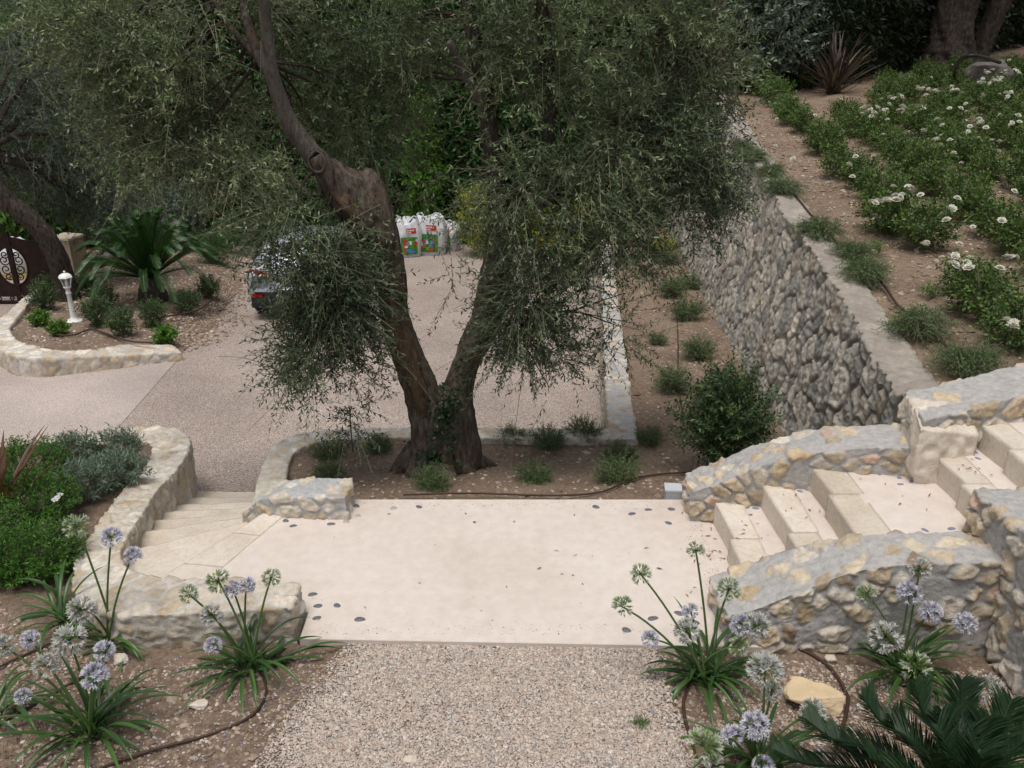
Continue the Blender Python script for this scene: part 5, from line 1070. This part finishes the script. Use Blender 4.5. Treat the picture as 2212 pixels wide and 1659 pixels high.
tree('olive_tree', 'grey green olive leaning left over the rusty gate', b, [([b, aty(138, 605, 15.4), aty(118, 545, 15.3), aty(92, 503, 15.2), aty(50, 462, 15.1), aty(5, 425, 15.0), aty(-45, 330, 14.9)], [.21, .165, .155, .15, .145, .14, .11], .15)],
     [(aty(x, y, Y), np.array((rx_, rx_, rz_)), w) for x, y, Y, rx_, rz_, w in ((70, 190, 16.6, 1.0, .9, 1.2), (30, 300, 16.2, .9, .8, 1), (140, 300, 16.6, .8, .7, .9), (120, 390, 17, .9, .45, .9), (230, 410, 17.4, .8, .5, .8), (260, 470, 17.6, .7, .4, .6), (60, 90, 17.2, 1.1, .8, 1), (-40, 200, 16.2, .9, 1.0, .8), (190, 450, 17.2, .6, .3, .4), (180, 220, 17.8, .8, .7, .7), (20, 385, 16.4, .5, .3, .3), (160, 60, 18, 1., .8, .8))], 'olivegrey', .075, .019, 3300, 300)
b = atupper(2045, 165, -.15)
tree('old_tree', 'thick furrowed old tree trunk with spreading roots at the top of the rose terrace', b, [([b, b+np.array((-.04, .05, .7)), b+np.array((.0, .1, 1.8)), b+np.array((.12, .1, 3.2)), b+np.array((.4, 0, 4.6))], [.60, .42, .36, .38, .34], .75),
     ([b+np.array((.75, .5, 0)), b+np.array((.85, .45, .7)), b+np.array((1.15, .4, 1.8)), b+np.array((1.6, .3, 3.2)), b+np.array((2.2, .1, 4.8))], [.26, .20, .18, .19, .16], .45)],
     [(b+np.array(o), np.array((1.7, 1.6, 1.0)), 1) for o in ((-1.2, -1.2, 5.6), (1., -1.6, 5.4), (2.8, -1.2, 5.6), (0, 1, 6.2), (3.5, .5, 6.2), (-3, 0, 5.8))], 'olivedark', .10, .03, 2600, 320, 'darkbark')
# ------------------------------------------------------------------ hedges and woods
def hedge(name, label, cat, pts, zb, zt, th, n, ll, lw, mat, seed, core=True, L=(.25, .5), nl=8, bump=.35):
    """hedge along a ground line: a dark twiggy core with leafy shoots over it"""
    g = np.random.default_rng(seed); P = catmull(pts, 60); S = np.zeros(60); S[1:] = np.cumsum(np.linalg.norm(np.diff(P, axis=0), axis=1)); tot = S[-1]; t0 = np.array((P[30, 0], P[30, 1], zb))
    root = thing(name, label, cat, t0); s = g.uniform(0, tot, n); x = np.interp(s, S, P[:, 0]); y = np.interp(s, S, P[:, 1]); z = zb+(zt-zb)*g.uniform(0, 1, n)
    tx = np.interp(s+.1, S, P[:, 0])-np.interp(s-.1, S, P[:, 0]); ty = np.interp(s+.1, S, P[:, 1])-np.interp(s-.1, S, P[:, 1]); N = nrm(np.column_stack((ty, -tx, np.zeros(n))))
    N *= np.where((N@np.array((0, -1., 0)) < 0), -1, 1)[:, None]
    O = np.column_stack((x, y, z)); bulge = fbm(O, .9, seed, 3)*bump*1.6; topf = np.clip((z-zt+.6)/.6, 0, 1); O += N*(th*(1-.5*topf)+bulge-g.exponential(.10, n))[:, None]
    D = N*np.array((1, 1, 1))+g.normal(0, .55, (n, 3))+np.array((0, 0, .15))+topf[:, None]*np.array((0, 0, .8))
    tag(foliage_pair('foliage', O, D, mat, root, t0, ll, lw, L, nl, (.0, .25), g, .004), kind='stuff')
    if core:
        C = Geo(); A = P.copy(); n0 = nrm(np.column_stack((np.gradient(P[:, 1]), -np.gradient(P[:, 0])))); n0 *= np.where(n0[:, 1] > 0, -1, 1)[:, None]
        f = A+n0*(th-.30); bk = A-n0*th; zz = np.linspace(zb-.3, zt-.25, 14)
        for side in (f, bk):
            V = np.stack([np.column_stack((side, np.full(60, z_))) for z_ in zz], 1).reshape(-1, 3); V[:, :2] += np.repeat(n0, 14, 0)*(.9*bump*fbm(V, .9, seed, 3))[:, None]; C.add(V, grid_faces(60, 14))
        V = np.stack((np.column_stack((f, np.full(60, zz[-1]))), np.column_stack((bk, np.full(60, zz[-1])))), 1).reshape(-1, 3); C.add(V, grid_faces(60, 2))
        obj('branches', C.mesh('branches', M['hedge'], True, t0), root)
    return root
hedge('laurel_hedge', 'tall dark glossy laurel hedge behind the parked car and the white bags', 'hedge', [(-11.5, 23.5), (-8.5, 24.2), (-5, 24.6), (-2, 24.9), (1, 24.8), (3.5, 24.6), (5.8, 24.4)], -3.0, 4.2, .8, 11000, .17, .085, 'laurel', 400, nl=7, L=(.3, .55))
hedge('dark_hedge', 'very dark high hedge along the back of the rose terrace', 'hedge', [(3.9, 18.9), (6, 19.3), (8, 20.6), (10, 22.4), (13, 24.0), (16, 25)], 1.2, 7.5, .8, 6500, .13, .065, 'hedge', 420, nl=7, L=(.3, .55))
hedge('bright_hedge', 'bright green leafy laurel showing left of the olive crown', 'hedge', [(-12.6, 21.5), (-11, 22.3), (-9.5, 22.9)], -2.4, 3.0, .6, 1500, .17, .08, 'bright', 430, nl=6, bump=.5)
gl = shrub_mesh('golden_shrub', M['golden'], (.9, .8, .95), 520, .35, 13, .075, .035, .1, 440, .6, .3)
for x, y, Y, s, l in ((1250, 470, 19.5, .9, 'golden yellow shrub seen through the crown right of the olive fork'), (1045, 450, 21.8, 1.0, 'golden yellow shrub glimpsed behind the right olive limb'), (1440, 545, 17.5, .6, 'golden yellow shrub at the far end of the planted strip'), (1170, 470, 21.5, .8, 'golden yellow shrub at the end of the driveway before the hedge')):
    p = aty(x, y, Y); p[2] = float(drive_z(Y))+.05; place(gl, 'golden_shrub', l, 'shrub', p, None, s)
p = aty(915, 400, 23.3); p[2] = float(drive_z(23.3)); place(shrub_mesh('leafy_shrub', M['bright'], (.7, .5, 2.1), 620, .4, 12, .11, .06, .1, 450, .3, .5), 'leafy_shrub', 'tall light green leafy shrub seen between the two olive limbs', 'shrub', p, None, 1)
# far wooded slope
g = np.random.default_rng(55); n = 9000; X = g.uniform(-34, 30, n); Y = 33+g.uniform(0, 10, n)+np.abs(X)*.05; Z = -4+(g.random(n)**.8)*13
O = np.column_stack((X, Y-fbm(np.column_stack((X, Z, Y*0)), .28, 4, 3)*3, Z))
tag(foliage_pair('woods', O, unit(n, g)+np.array((0, -.4, -.1)), 'olivedark', None, np.zeros(3), .30, .12, (.5, 1.2), 9, (0, .3), g, .01), kind='stuff')
Xh = np.linspace(-60, 60, 41); Zh = np.linspace(0, 1, 13); Xg, Zg = np.meshgrid(Xh, Zh, indexing='ij'); V = np.stack((Xg, 36+Zg*14+np.abs(Xg)*.08, -4.5+Zg*15), -1).reshape(-1, 3); V[:, 2] += 1.2*fbm(V, .12, 3, 3)*np.repeat(np.ones(41), 13)
obj('hills', mesh('hills', V, grid_faces(41, 13)[:, ::-1], M['hedge'], smooth=True))['kind'] = 'structure'
# ------------------------------------------------------------------ the car
def car(loc, rz):
    t = thing('parked_car', 'silver grey hatchback parked on the gravel, its rear left corner seen through the olive leaves', 'car', loc, rz)
    # stations along the length, rear at y=0: (y, z sill, half width sill, z belt, half width belt, z roof, half width roof)
    S = [(0.0, .42, .70, .86, .74, .90, .62), (.06, .30, .80, .92, .82, 1.02, .64), (.28, .24, .86, .94, .865, 1.30, .62), (.6, .22, .875, .95, .885, 1.47, .62), (1.1, .21, .88, .94, .89, 1.53, .64), (1.8, .21, .88, .93, .89, 1.54, .65), (2.4, .21, .88, .92, .885, 1.49, .64), (2.9, .21, .88, .92, .88, 1.24, .66), (3.25, .22, .87, .92, .87, .99, .74), (3.8, .25, .84, .84, .83, .88, .68), (4.15, .30, .74, .68, .74, .72, .60), (4.25, .40, .60, .58, .60, .60, .50)]
    S = catmull(np.array(S), 60); ring = []
    for y, zs, ws, zb, wb, zr, wr in S:
        h = [(0, zs), (ws*.9, zs), (ws, zs+.07), (wb+.015, (zs+zb)*.5+.05), (wb, zb-.05), (wb-.03, zb), (lerp(wb, wr, .5)-.0, lerp(zb, zr, .5)), (wr+.03, zr-.09), (wr-.06, zr-.02), (wr*.5, zr+.01), (0, zr+.015)]
        ring.append([(x, y, z) for x, z in h]+[(-x, y, z) for x, z in h[-2:0:-1]])
    A = np.array(ring); n, m, _ = A.shape; i, j = np.meshgrid(np.arange(n-1), np.arange(m), indexing='ij'); F = np.stack((i*m+j, i*m+(j+1) % m, (i+1)*m+(j+1) % m, (i+1)*m+j), -1).reshape(-1, 4)
    G_ = Geo(); V = A.reshape(-1, 3); V = np.vstack((V, A[0].mean(0), A[-1].mean(0))); G_.add(V, F)
    f3 = [(j, (j+1) % m, n*m) for j in range(m)]+[((j+1) % m+(n-1)*m, j+(n-1)*m, n*m+1) for j in range(m)]; G_.F.setdefault(3, []).append(np.array(f3))
    me = G_.mesh('body', M['paint'], True); o = obj('body', me, t)
    def patch(name, pts, mat, parent, th=.012):
        """panel with a little thickness set on the body"""
        P = np.array(pts, float); nn_ = nrm(np.cross(P[1]-P[0], P[2]-P[0])); V = np.vstack((P+nn_*th, P-nn_*.03)); k = len(P)
        me = bpy.data.meshes.new(name); me.from_pydata([tuple(v) for v in V], [], [tuple(range(k)), tuple(range(2*k-1, k-1, -1))]+[(a, a+k, (a+1) % k+k, (a+1) % k) for a in range(k)]); me.materials.append(M[mat]); return obj(name, me, parent)
    patch('rear_window', [(-.60, .05, .99), (.60, .05, .99), (.555, .36, 1.37), (-.555, .36, 1.37)], 'glass', t)
    patch('windscreen', [(.62, 3.18, 1.05), (-.62, 3.18, 1.05), (-.56, 2.62, 1.44), (.56, 2.62, 1.44)], 'glass', t)
    for s in (-1, 1):
        q = [(s*.865, .45, 1.0), (s*.875, 2.75, .985), (s*.70, 2.3, 1.42), (s*.685, .75, 1.40)]; patch('side_window', q if s > 0 else q[::-1], 'glass', t, .016)
        q = [(s*.45, -.012, .83), (s*.80, .05, .85), (s*.87, .30, .90), (s*.86, .30, .97), (s*.79, .04, .96), (s*.45, -.005, .93)]; G_ = patch('tail_light', q if s > 0 else q[::-1], 'tail', t, .03)
        q = [(s*.55, -.03, .47), (s*.76, .02, .47), (s*.76, .02, .52), (s*.55, -.03, .52)]; patch('reflector', q if s > 0 else q[::-1], 'tail', t, .02)
        q = [(s*.5, 4.23, .66), (s*.72, 4.05, .68), (s*.75, 3.9, .80), (s*.55, 4.1, .78)]; patch('headlight', q if s < 0 else q[::-1], 'lampglass', t, .02)
        o = obj('mirror', Geo().add(*hexa([(s*.92-.08, 2.62, .98), (s*.92+.08, 2.62, .98), (s*.92+.08, 2.74, .98), (s*.92-.08, 2.74, .98)], [(s*.92-.08, 2.62, 1.11), (s*.92+.08, 2.62, 1.11), (s*.92+.08, 2.74, 1.11), (s*.92-.08, 2.74, 1.11)], .05, False)).mesh('mirror', M['paint'], True), t)
        for y in (.75, 3.35):
            Vw, Fw = lathe([(.20, -.10), (.30, -.11), (.325, -.08), (.325, .08), (.30, .11), (.20, .10)], 28); Vw = np.column_stack((Vw[:, 2]+s*.80, Vw[:, 0]+y, Vw[:, 1]+.325)); w = obj('wheel', Geo().add(Vw, Fw).mesh('wheel', M['rubber'], True), t)
            Vr, Fr = lathe([(.001, .06), (.06, .075), (.16, .05), (.205, .085), (.21, 0)], 20); Vr = np.column_stack((s*Vr[:, 2]+s*.82, Vr[:, 0]+y, Vr[:, 1]+.325)); obj('rim', Geo().add(Vr, Fr).mesh('rim', M['rim'], True), w)
    obj('bumper', Geo().add(*box((0, .03, .36), (1.52, .16, .20))).mesh('bumper', M['black']), t)
    obj('bumper_trim', Geo().add(*box((0, -.035, .60), (1.40, .09, .05))).mesh('bumper_trim', M['paint']), t)
    return t
cl = atdrive(568, 690); cc = car((cl[0]+.58, cl[1]-.1, float(drive_z(cl[1]-.1))), rad(-2)); cc.rotation_euler[0] = -.0997; cc.scale = (.94, .94, .90)
# ------------------------------------------------------------------ sacks by the hedge
def sack(label, loc, rz, w, d, h, seed, prints=True, slump=0., name='bulk_bag'):
    g = np.random.default_rng(seed); t = thing(name, label, 'bulk bag', loc, rz, 'bulk bags by the hedge'); th = np.linspace(0, 2*math.pi, 64, endpoint=False); zz = np.linspace(0, 1, 26); V = []
    for z in zz:
        e = 2.6+2*(1-abs(z-.5)*2); k = (np.abs(np.cos(th))**e+np.abs(np.sin(th))**e)**(-1/e); s = 1+.08*math.sin(z*3.14)-(.10+.35*slump)*max(0, z-.72)/.28; fold = 1+.045*np.sin(th*7+seed+3*z)*(z > .05)+.03*np.sin(th*13+seed*2-4*z)*z
        V.append(np.column_stack((k*s*fold*w/2*np.cos(th), k*s*fold*d/2*np.sin(th), h*(z-.08*z*slump*np.sin(th*2+seed)+.05*z*np.cos(th*3+seed)))))
    V = np.array(V).reshape(-1, 3); i, j = np.meshgrid(np.arange(25), np.arange(64), indexing='ij'); F = np.stack((i*64+j, i*64+(j+1) % 64, (i+1)*64+(j+1) % 64, (i+1)*64+j), -1).reshape(-1, 4)
    V = np.vstack((V, (0, 0, h*.86))); G_ = Geo().add(V+.012*fbm(V, 7, seed, 3)[:, None], F); G_.F.setdefault(3, []).append(np.array([(25*64+j, 25*64+(j+1) % 64, len(V)-1) for j in range(64)]))
    bag = obj('bag', G_.mesh('bag', M['sack'], True), t)
    for sx in (-1, 1):
        P = catmull([(sx*w*.42, -d*.36, h*.9), (sx*w*.38, -d*.38, h*1.10), (sx*w*.22, -d*.34, h*1.13), (sx*w*.12, -d*.4, h*.97)], 14); Vt, Ft = tube(P, .018, 6); obj('loop', Geo().add(Vt, Ft).mesh('loop', M['sack'], True), t)
    if prints:
        def pan(nm, x0, x1, z0, z1, mat, dy=.015, parent=t):
            n = 8; X = np.linspace(x0, x1, n); y = -d/2*1.09*(1-np.abs(X/(w/2))**4*.22)-dy; V = np.array([[(X[a], y[a]+o_, z) for z in (z0, z1)] for o_ in (0, .02) for a in range(n)]).reshape(-1, 3); f = grid_faces(n, 2); return obj(nm, Geo().add(V, [f, f+2*n, np.array([(0, 1, 2*n+1, 2*n), (2*n-2, 2*n-1, 4*n-1, 4*n-2)])]).mesh(nm, M[mat]), parent)
        lab = pan('label_panel', -.06*w, .30*w, h*.70, h*.84, 'red')
        G2 = Geo()
        for r_ in range(2):
            for q in range(5 if r_ == 0 else 3): G2.add(*box((-.02*w+q*.055*w, -d*.56-.026, h*(.795-.06*r_)), (.034*w, .012, h*.038)))
        obj('lettering', G2.mesh('lettering', M['white']), lab)
        pic = pan('picture', -.36*w, .34*w, h*.12, h*.60, 'printgreen')
        for q in range(14): obj('picture_patch', Geo().add(*box((g.uniform(-.30, .28)*w, -d*.56-.03, h*g.uniform(.17, .55)), (.12*w, .012, .09*h))).mesh('picture_patch', M[('red', 'printblue', 'white', 'golden')[q % 4]]), pic)
    return t
s0 = atdrive(880, 552); sack('white bulk bag half hidden by the left olive limb, nearest the car', s0, .25, .66, .6, .90, 2)
s1 = atdrive(924, 550); sack('white bulk bag with a red label and a garden picture, middle of three', s1+np.array((.08, .15, 0)), -.12, .72, .6, .94, 3)
s2 = atdrive(962, 541); sack('slumped white bulk bag with red print, right of the upright ones', s2+np.array((.05, .1, 0)), -.35, .62, .55, .72, 5, True, .5)
for i, (x, y, l) in enumerate(((1010, 505, 'heap of torn white bag right of the bulk bags'), (1060, 500, 'crumpled white bag behind the right olive limb'))):
    sack(l, atdrive(x, y, 0), i, .7, .5, .35, 7+i, False, .9)
sack('white sack lying on the dry ground behind the gate and the leaning trunk', atdrive(108, 538, -.1), .3, .9, .8, .8, 11, False, .6)
sack('bulky white sack seen through the round opening of the gate', atdrive(18, 590, 0), .3, 1.1, .7, .75, 12, False, .6)
sack('pale sack showing above the sloping top of the gate', atdrive(75, 548, -.1), .6, .9, .7, .5, 13, False, .7)
# ------------------------------------------------------------------ gate, pillar, planks, lamp
b = atdrive(42, 668); b = np.array((b[0]-.2, 16.0, float(drive_z(16.0))-.12))
gate = thing('metal_gate', 'rusty brown steel gate with round scrollwork opening and sloping top', 'gate', b)
def leafp(name, s, W):
    """one leaf from the seam outwards, with half the round opening"""
    n = 26; x = np.linspace(0, W, n); top = 1.42-.30*(x/W)**1.3; G_ = Geo(); R_ = .36; zc = .86
    th = np.linspace(-math.pi/2, math.pi/2, 25); hole = np.column_stack((np.cos(th)*R_*.78, zc+np.sin(th)*R_))
    outer = [(0, .30)] + [(W*q, .30) for q in np.linspace(.2, 1, 6)] + [(W, z) for z in np.linspace(.4, top[-1], 6)] + [(xx, zz) for xx, zz in list(zip(x, top))[::-1][1:]]
    o_ = np.array(outer); S = np.zeros(len(o_)); S[1:] = np.cumsum(np.linalg.norm(np.diff(o_, axis=0), axis=1)); q = np.linspace(0, S[-1], 25); O_ = np.column_stack((np.interp(q, S, o_[:, 0]), np.interp(q, S, o_[:, 1])))
    V = np.array([[(s*p[0], y, p[1]) for p in O_] for y in (-.01, .01)]+[[(s*p[0], y, p[1]) for p in hole] for y in (-.01, .01)])
    idx = np.arange(100).reshape(4, 25); f = []
    for a in range(24):
        f += [(idx[0, a], idx[0, a+1], idx[2, a+1], idx[2, a]), (idx[1, a+1], idx[1, a], idx[3, a], idx[3, a+1]), (idx[2, a], idx[2, a+1], idx[3, a+1], idx[3, a]), (idx[0, a+1], idx[0, a], idx[1, a], idx[1, a+1])]
    G_.add(V.reshape(-1, 3), np.array(f)); lf = obj('gate_leaf', G_.mesh('gate_leaf', M['steel']), gate)
    Fm = Geo(); Fm.add(*box((s*.025, 0, .78), (.045, .05, 1.45))); Fm.add(*box((s*(W), 0, .6), (.05, .05, 1.15))); Fm.add(*box((s*W/2, 0, .29), (W, .04, .035))); Fm.add(*box((s*W/2, 0, .17), (W, .04, .035))); Fm.add(*box((s*W/2, 0, -.06), (W, .02, .42)))
    obj('frame', Fm.mesh('frame', M['steel']), lf)
    Sc = Geo()
    def scroll(cx, cz, r, a0, d, turns=1.4):
        a = np.linspace(0, turns*6.283, 26); rr = r*(1-a/(turns*6.283)*.8); P = np.column_stack((s*(cx+rr*np.cos(a0+d*a)), np.full(26, -.012), cz+rr*np.sin(a0+d*a))); obj('scroll', Geo().add(*tube(P, .011, 6)).mesh('scroll', M['steel'], True), lf)
    for cz, r in ((1.08, .075), (.97, .10), (.80, .10), (.66, .075)): scroll(.03+r, cz, r, math.pi, 1)
    a = np.linspace(-1.57, 1.57, 20); Sc.add(*tube(np.column_stack((s*np.cos(a)*R_*.78, np.full(20, -.015), zc+np.sin(a)*R_)), .016, 6))
    for q in range(int(W/.24)): scroll(.14+q*.24, .23, .05, 0 if q % 2 else math.pi, 1 if q % 2 else -1)
    for q in range(int(W/.3)):
        xx = .18+q*.3; scroll(xx, 1.50-.30*(xx/W)**1.3, .07, math.pi*(q % 2), 1 if q % 2 else -1)
    obj('hole_rim', Sc.mesh('hole_rim', M['steel'], True), lf)
leafp('right', 1, 1.0); leafp('left', -1, 1.6)
b = np.array((-9.35, 18.3, float(drive_z(18.3)))); pil = thing('pillar', 'square cream rendered gate pillar with flat cap behind the leaning trunk', 'pillar', b, rad(-14))
obj('shaft', Geo().add(*box((0, 0, .45), (.46, .46, 1.0))).mesh('shaft', M['cream']), pil); obj('cap', Geo().add(*hexa([(-.26, -.26, .952), (.26, -.26, .952), (.26, .26, .952), (-.26, .26, .952)], [(-.25, -.25, .99), (.25, -.25, .99), (.25, .25, .99), (-.25, .25, .99)], .1, False)).mesh('cap', M['creamcap']), pil)
for i, (x, y, l) in enumerate(((75, 470, 'lowest weathered plank step on the slope beyond the gate'), (95, 450, 'second weathered plank step on the slope beyond the gate'), (105, 475, 'weathered plank lying beside the white sack beyond the gate'), (60, 500, 'weathered plank leaning on the dry bank beyond the gate'))):
    p = atdrive(x, y, .25); o = tag(obj('plank', Geo().add(*box((0, 0, 0), (1.5, .3, .07))).mesh('plank', M['wood']), None, p, R.uniform(-.3, .3)), l, 'plank', 'planks beyond the gate')
b = atdrive(161, 697, .2); b[2] = float(zislb(b[0], b[1])); lamp = thing('lamp_post', 'small white lantern lamp post standing in the soil of the island bed', 'lamp post', b, 0, None, (.85, .85, .74))
V, F = lathe([(.001, -.02), (.155, -.02), (.155, .02), (.145, .035), (.07, .045), (.055, .10), (.05, .12), (.044, .40), (.040, .62), (.052, .64), (.052, .66), (.042, .68), (.040, .74), (.062, .77), (.075, .79), (.055, .80), (.001, .80)], 20); obj('post', Geo().add(V, F).mesh('post', M['white'], True), lamp)
V, F = lathe([(.058, .80), (.112, 1.0)], 6); gl_ = obj('lantern', Geo().add(V, F).mesh('lantern', M['lampglass']), lamp)
G_ = Geo()
for k in range(6):
    a = k*math.pi/3; G_.add(*tube(np.array([(.06*math.cos(a), .06*math.sin(a), .795), (.115*math.cos(a), .115*math.sin(a), 1.005)]), .007, 6))
obj('bars', G_.mesh('bars', M['white']), gl_)
V, F = lathe([(.13, .995), (.135, 1.01), (.11, 1.05), (.06, 1.085), (.02, 1.095), (.015, 1.12), (.024, 1.135), (.001, 1.15)], 6); obj('cap', Geo().add(V, F).mesh('cap', M['white']), lamp)
V, F = lathe([(.001, .80), (.02, .80), (.03, .86), (.02, .92), (.001, .94)], 10); obj('bulb', Geo().add(V, F).mesh('bulb', M['white'], True), lamp)
# ------------------------------------------------------------------ light, sky, camera
W = bpy.data.worlds.new('World'); sc.world = W; W.use_nodes = True; nt = W.node_tree; nt.nodes.clear()
sky = nt.nodes.new('ShaderNodeTexSky'); sky.sky_type = 'NISHITA'; sky.sun_disc = False; sky.sun_elevation = rad(76); sky.sun_rotation = rad(205); sky.air_density = 1.0; sky.dust_density = 4.0; sky.ozone_density = 1.0
hs = nt.nodes.new('ShaderNodeHueSaturation'); hs.inputs['Saturation'].default_value = .35
bg = nt.nodes.new('ShaderNodeBackground'); bg.inputs['Strength'].default_value = .10; wo = nt.nodes.new('ShaderNodeOutputWorld')
nt.links.new(sky.outputs[0], hs.inputs['Color']); nt.links.new(hs.outputs[0], bg.inputs[0]); nt.links.new(bg.outputs[0], wo.inputs[0])
L = bpy.data.lights.new('Sun', 'SUN'); L.energy = 1.5; L.angle = rad(28); L.color = (1, .95, .88); lo = bpy.data.objects.new('Sun', L); COL.objects.link(lo)
# veiled sun almost overhead; rotation measured from +Y clockwise in the sky texture
az, el = rad(205), rad(76); dvec = Vector((math.sin(az)*math.cos(el), math.cos(az)*math.cos(el), math.sin(el))); lo.rotation_euler = dvec.to_track_quat('Z', 'Y').to_euler(); lo.location = (0, -5, 12)
cam = bpy.data.cameras.new('Camera'); cam.sensor_width = 36; cam.lens = FP/2212*36; cam.clip_start = .05; cam.clip_end = 600; co_ = bpy.data.objects.new('Camera', cam); COL.objects.link(co_); co_.location = (0, 0, HC); co_.rotation_euler = (math.pi/2-PIT, 0, 0); sc.camera = co_
sc.view_settings.view_transform = 'Standard'; sc.view_settings.look = 'None'; sc.view_settings.exposure = 0.3; sc.view_settings.gamma = 1
sc.cycles.max_bounces = 6; sc.cycles.diffuse_bounces = 3; sc.cycles.transmission_bounces = 4; sc.cycles.use_denoising = True
for o in bpy.data.objects:
    if o.type == 'MESH' and o.data is None: bpy.data.objects.remove(o)
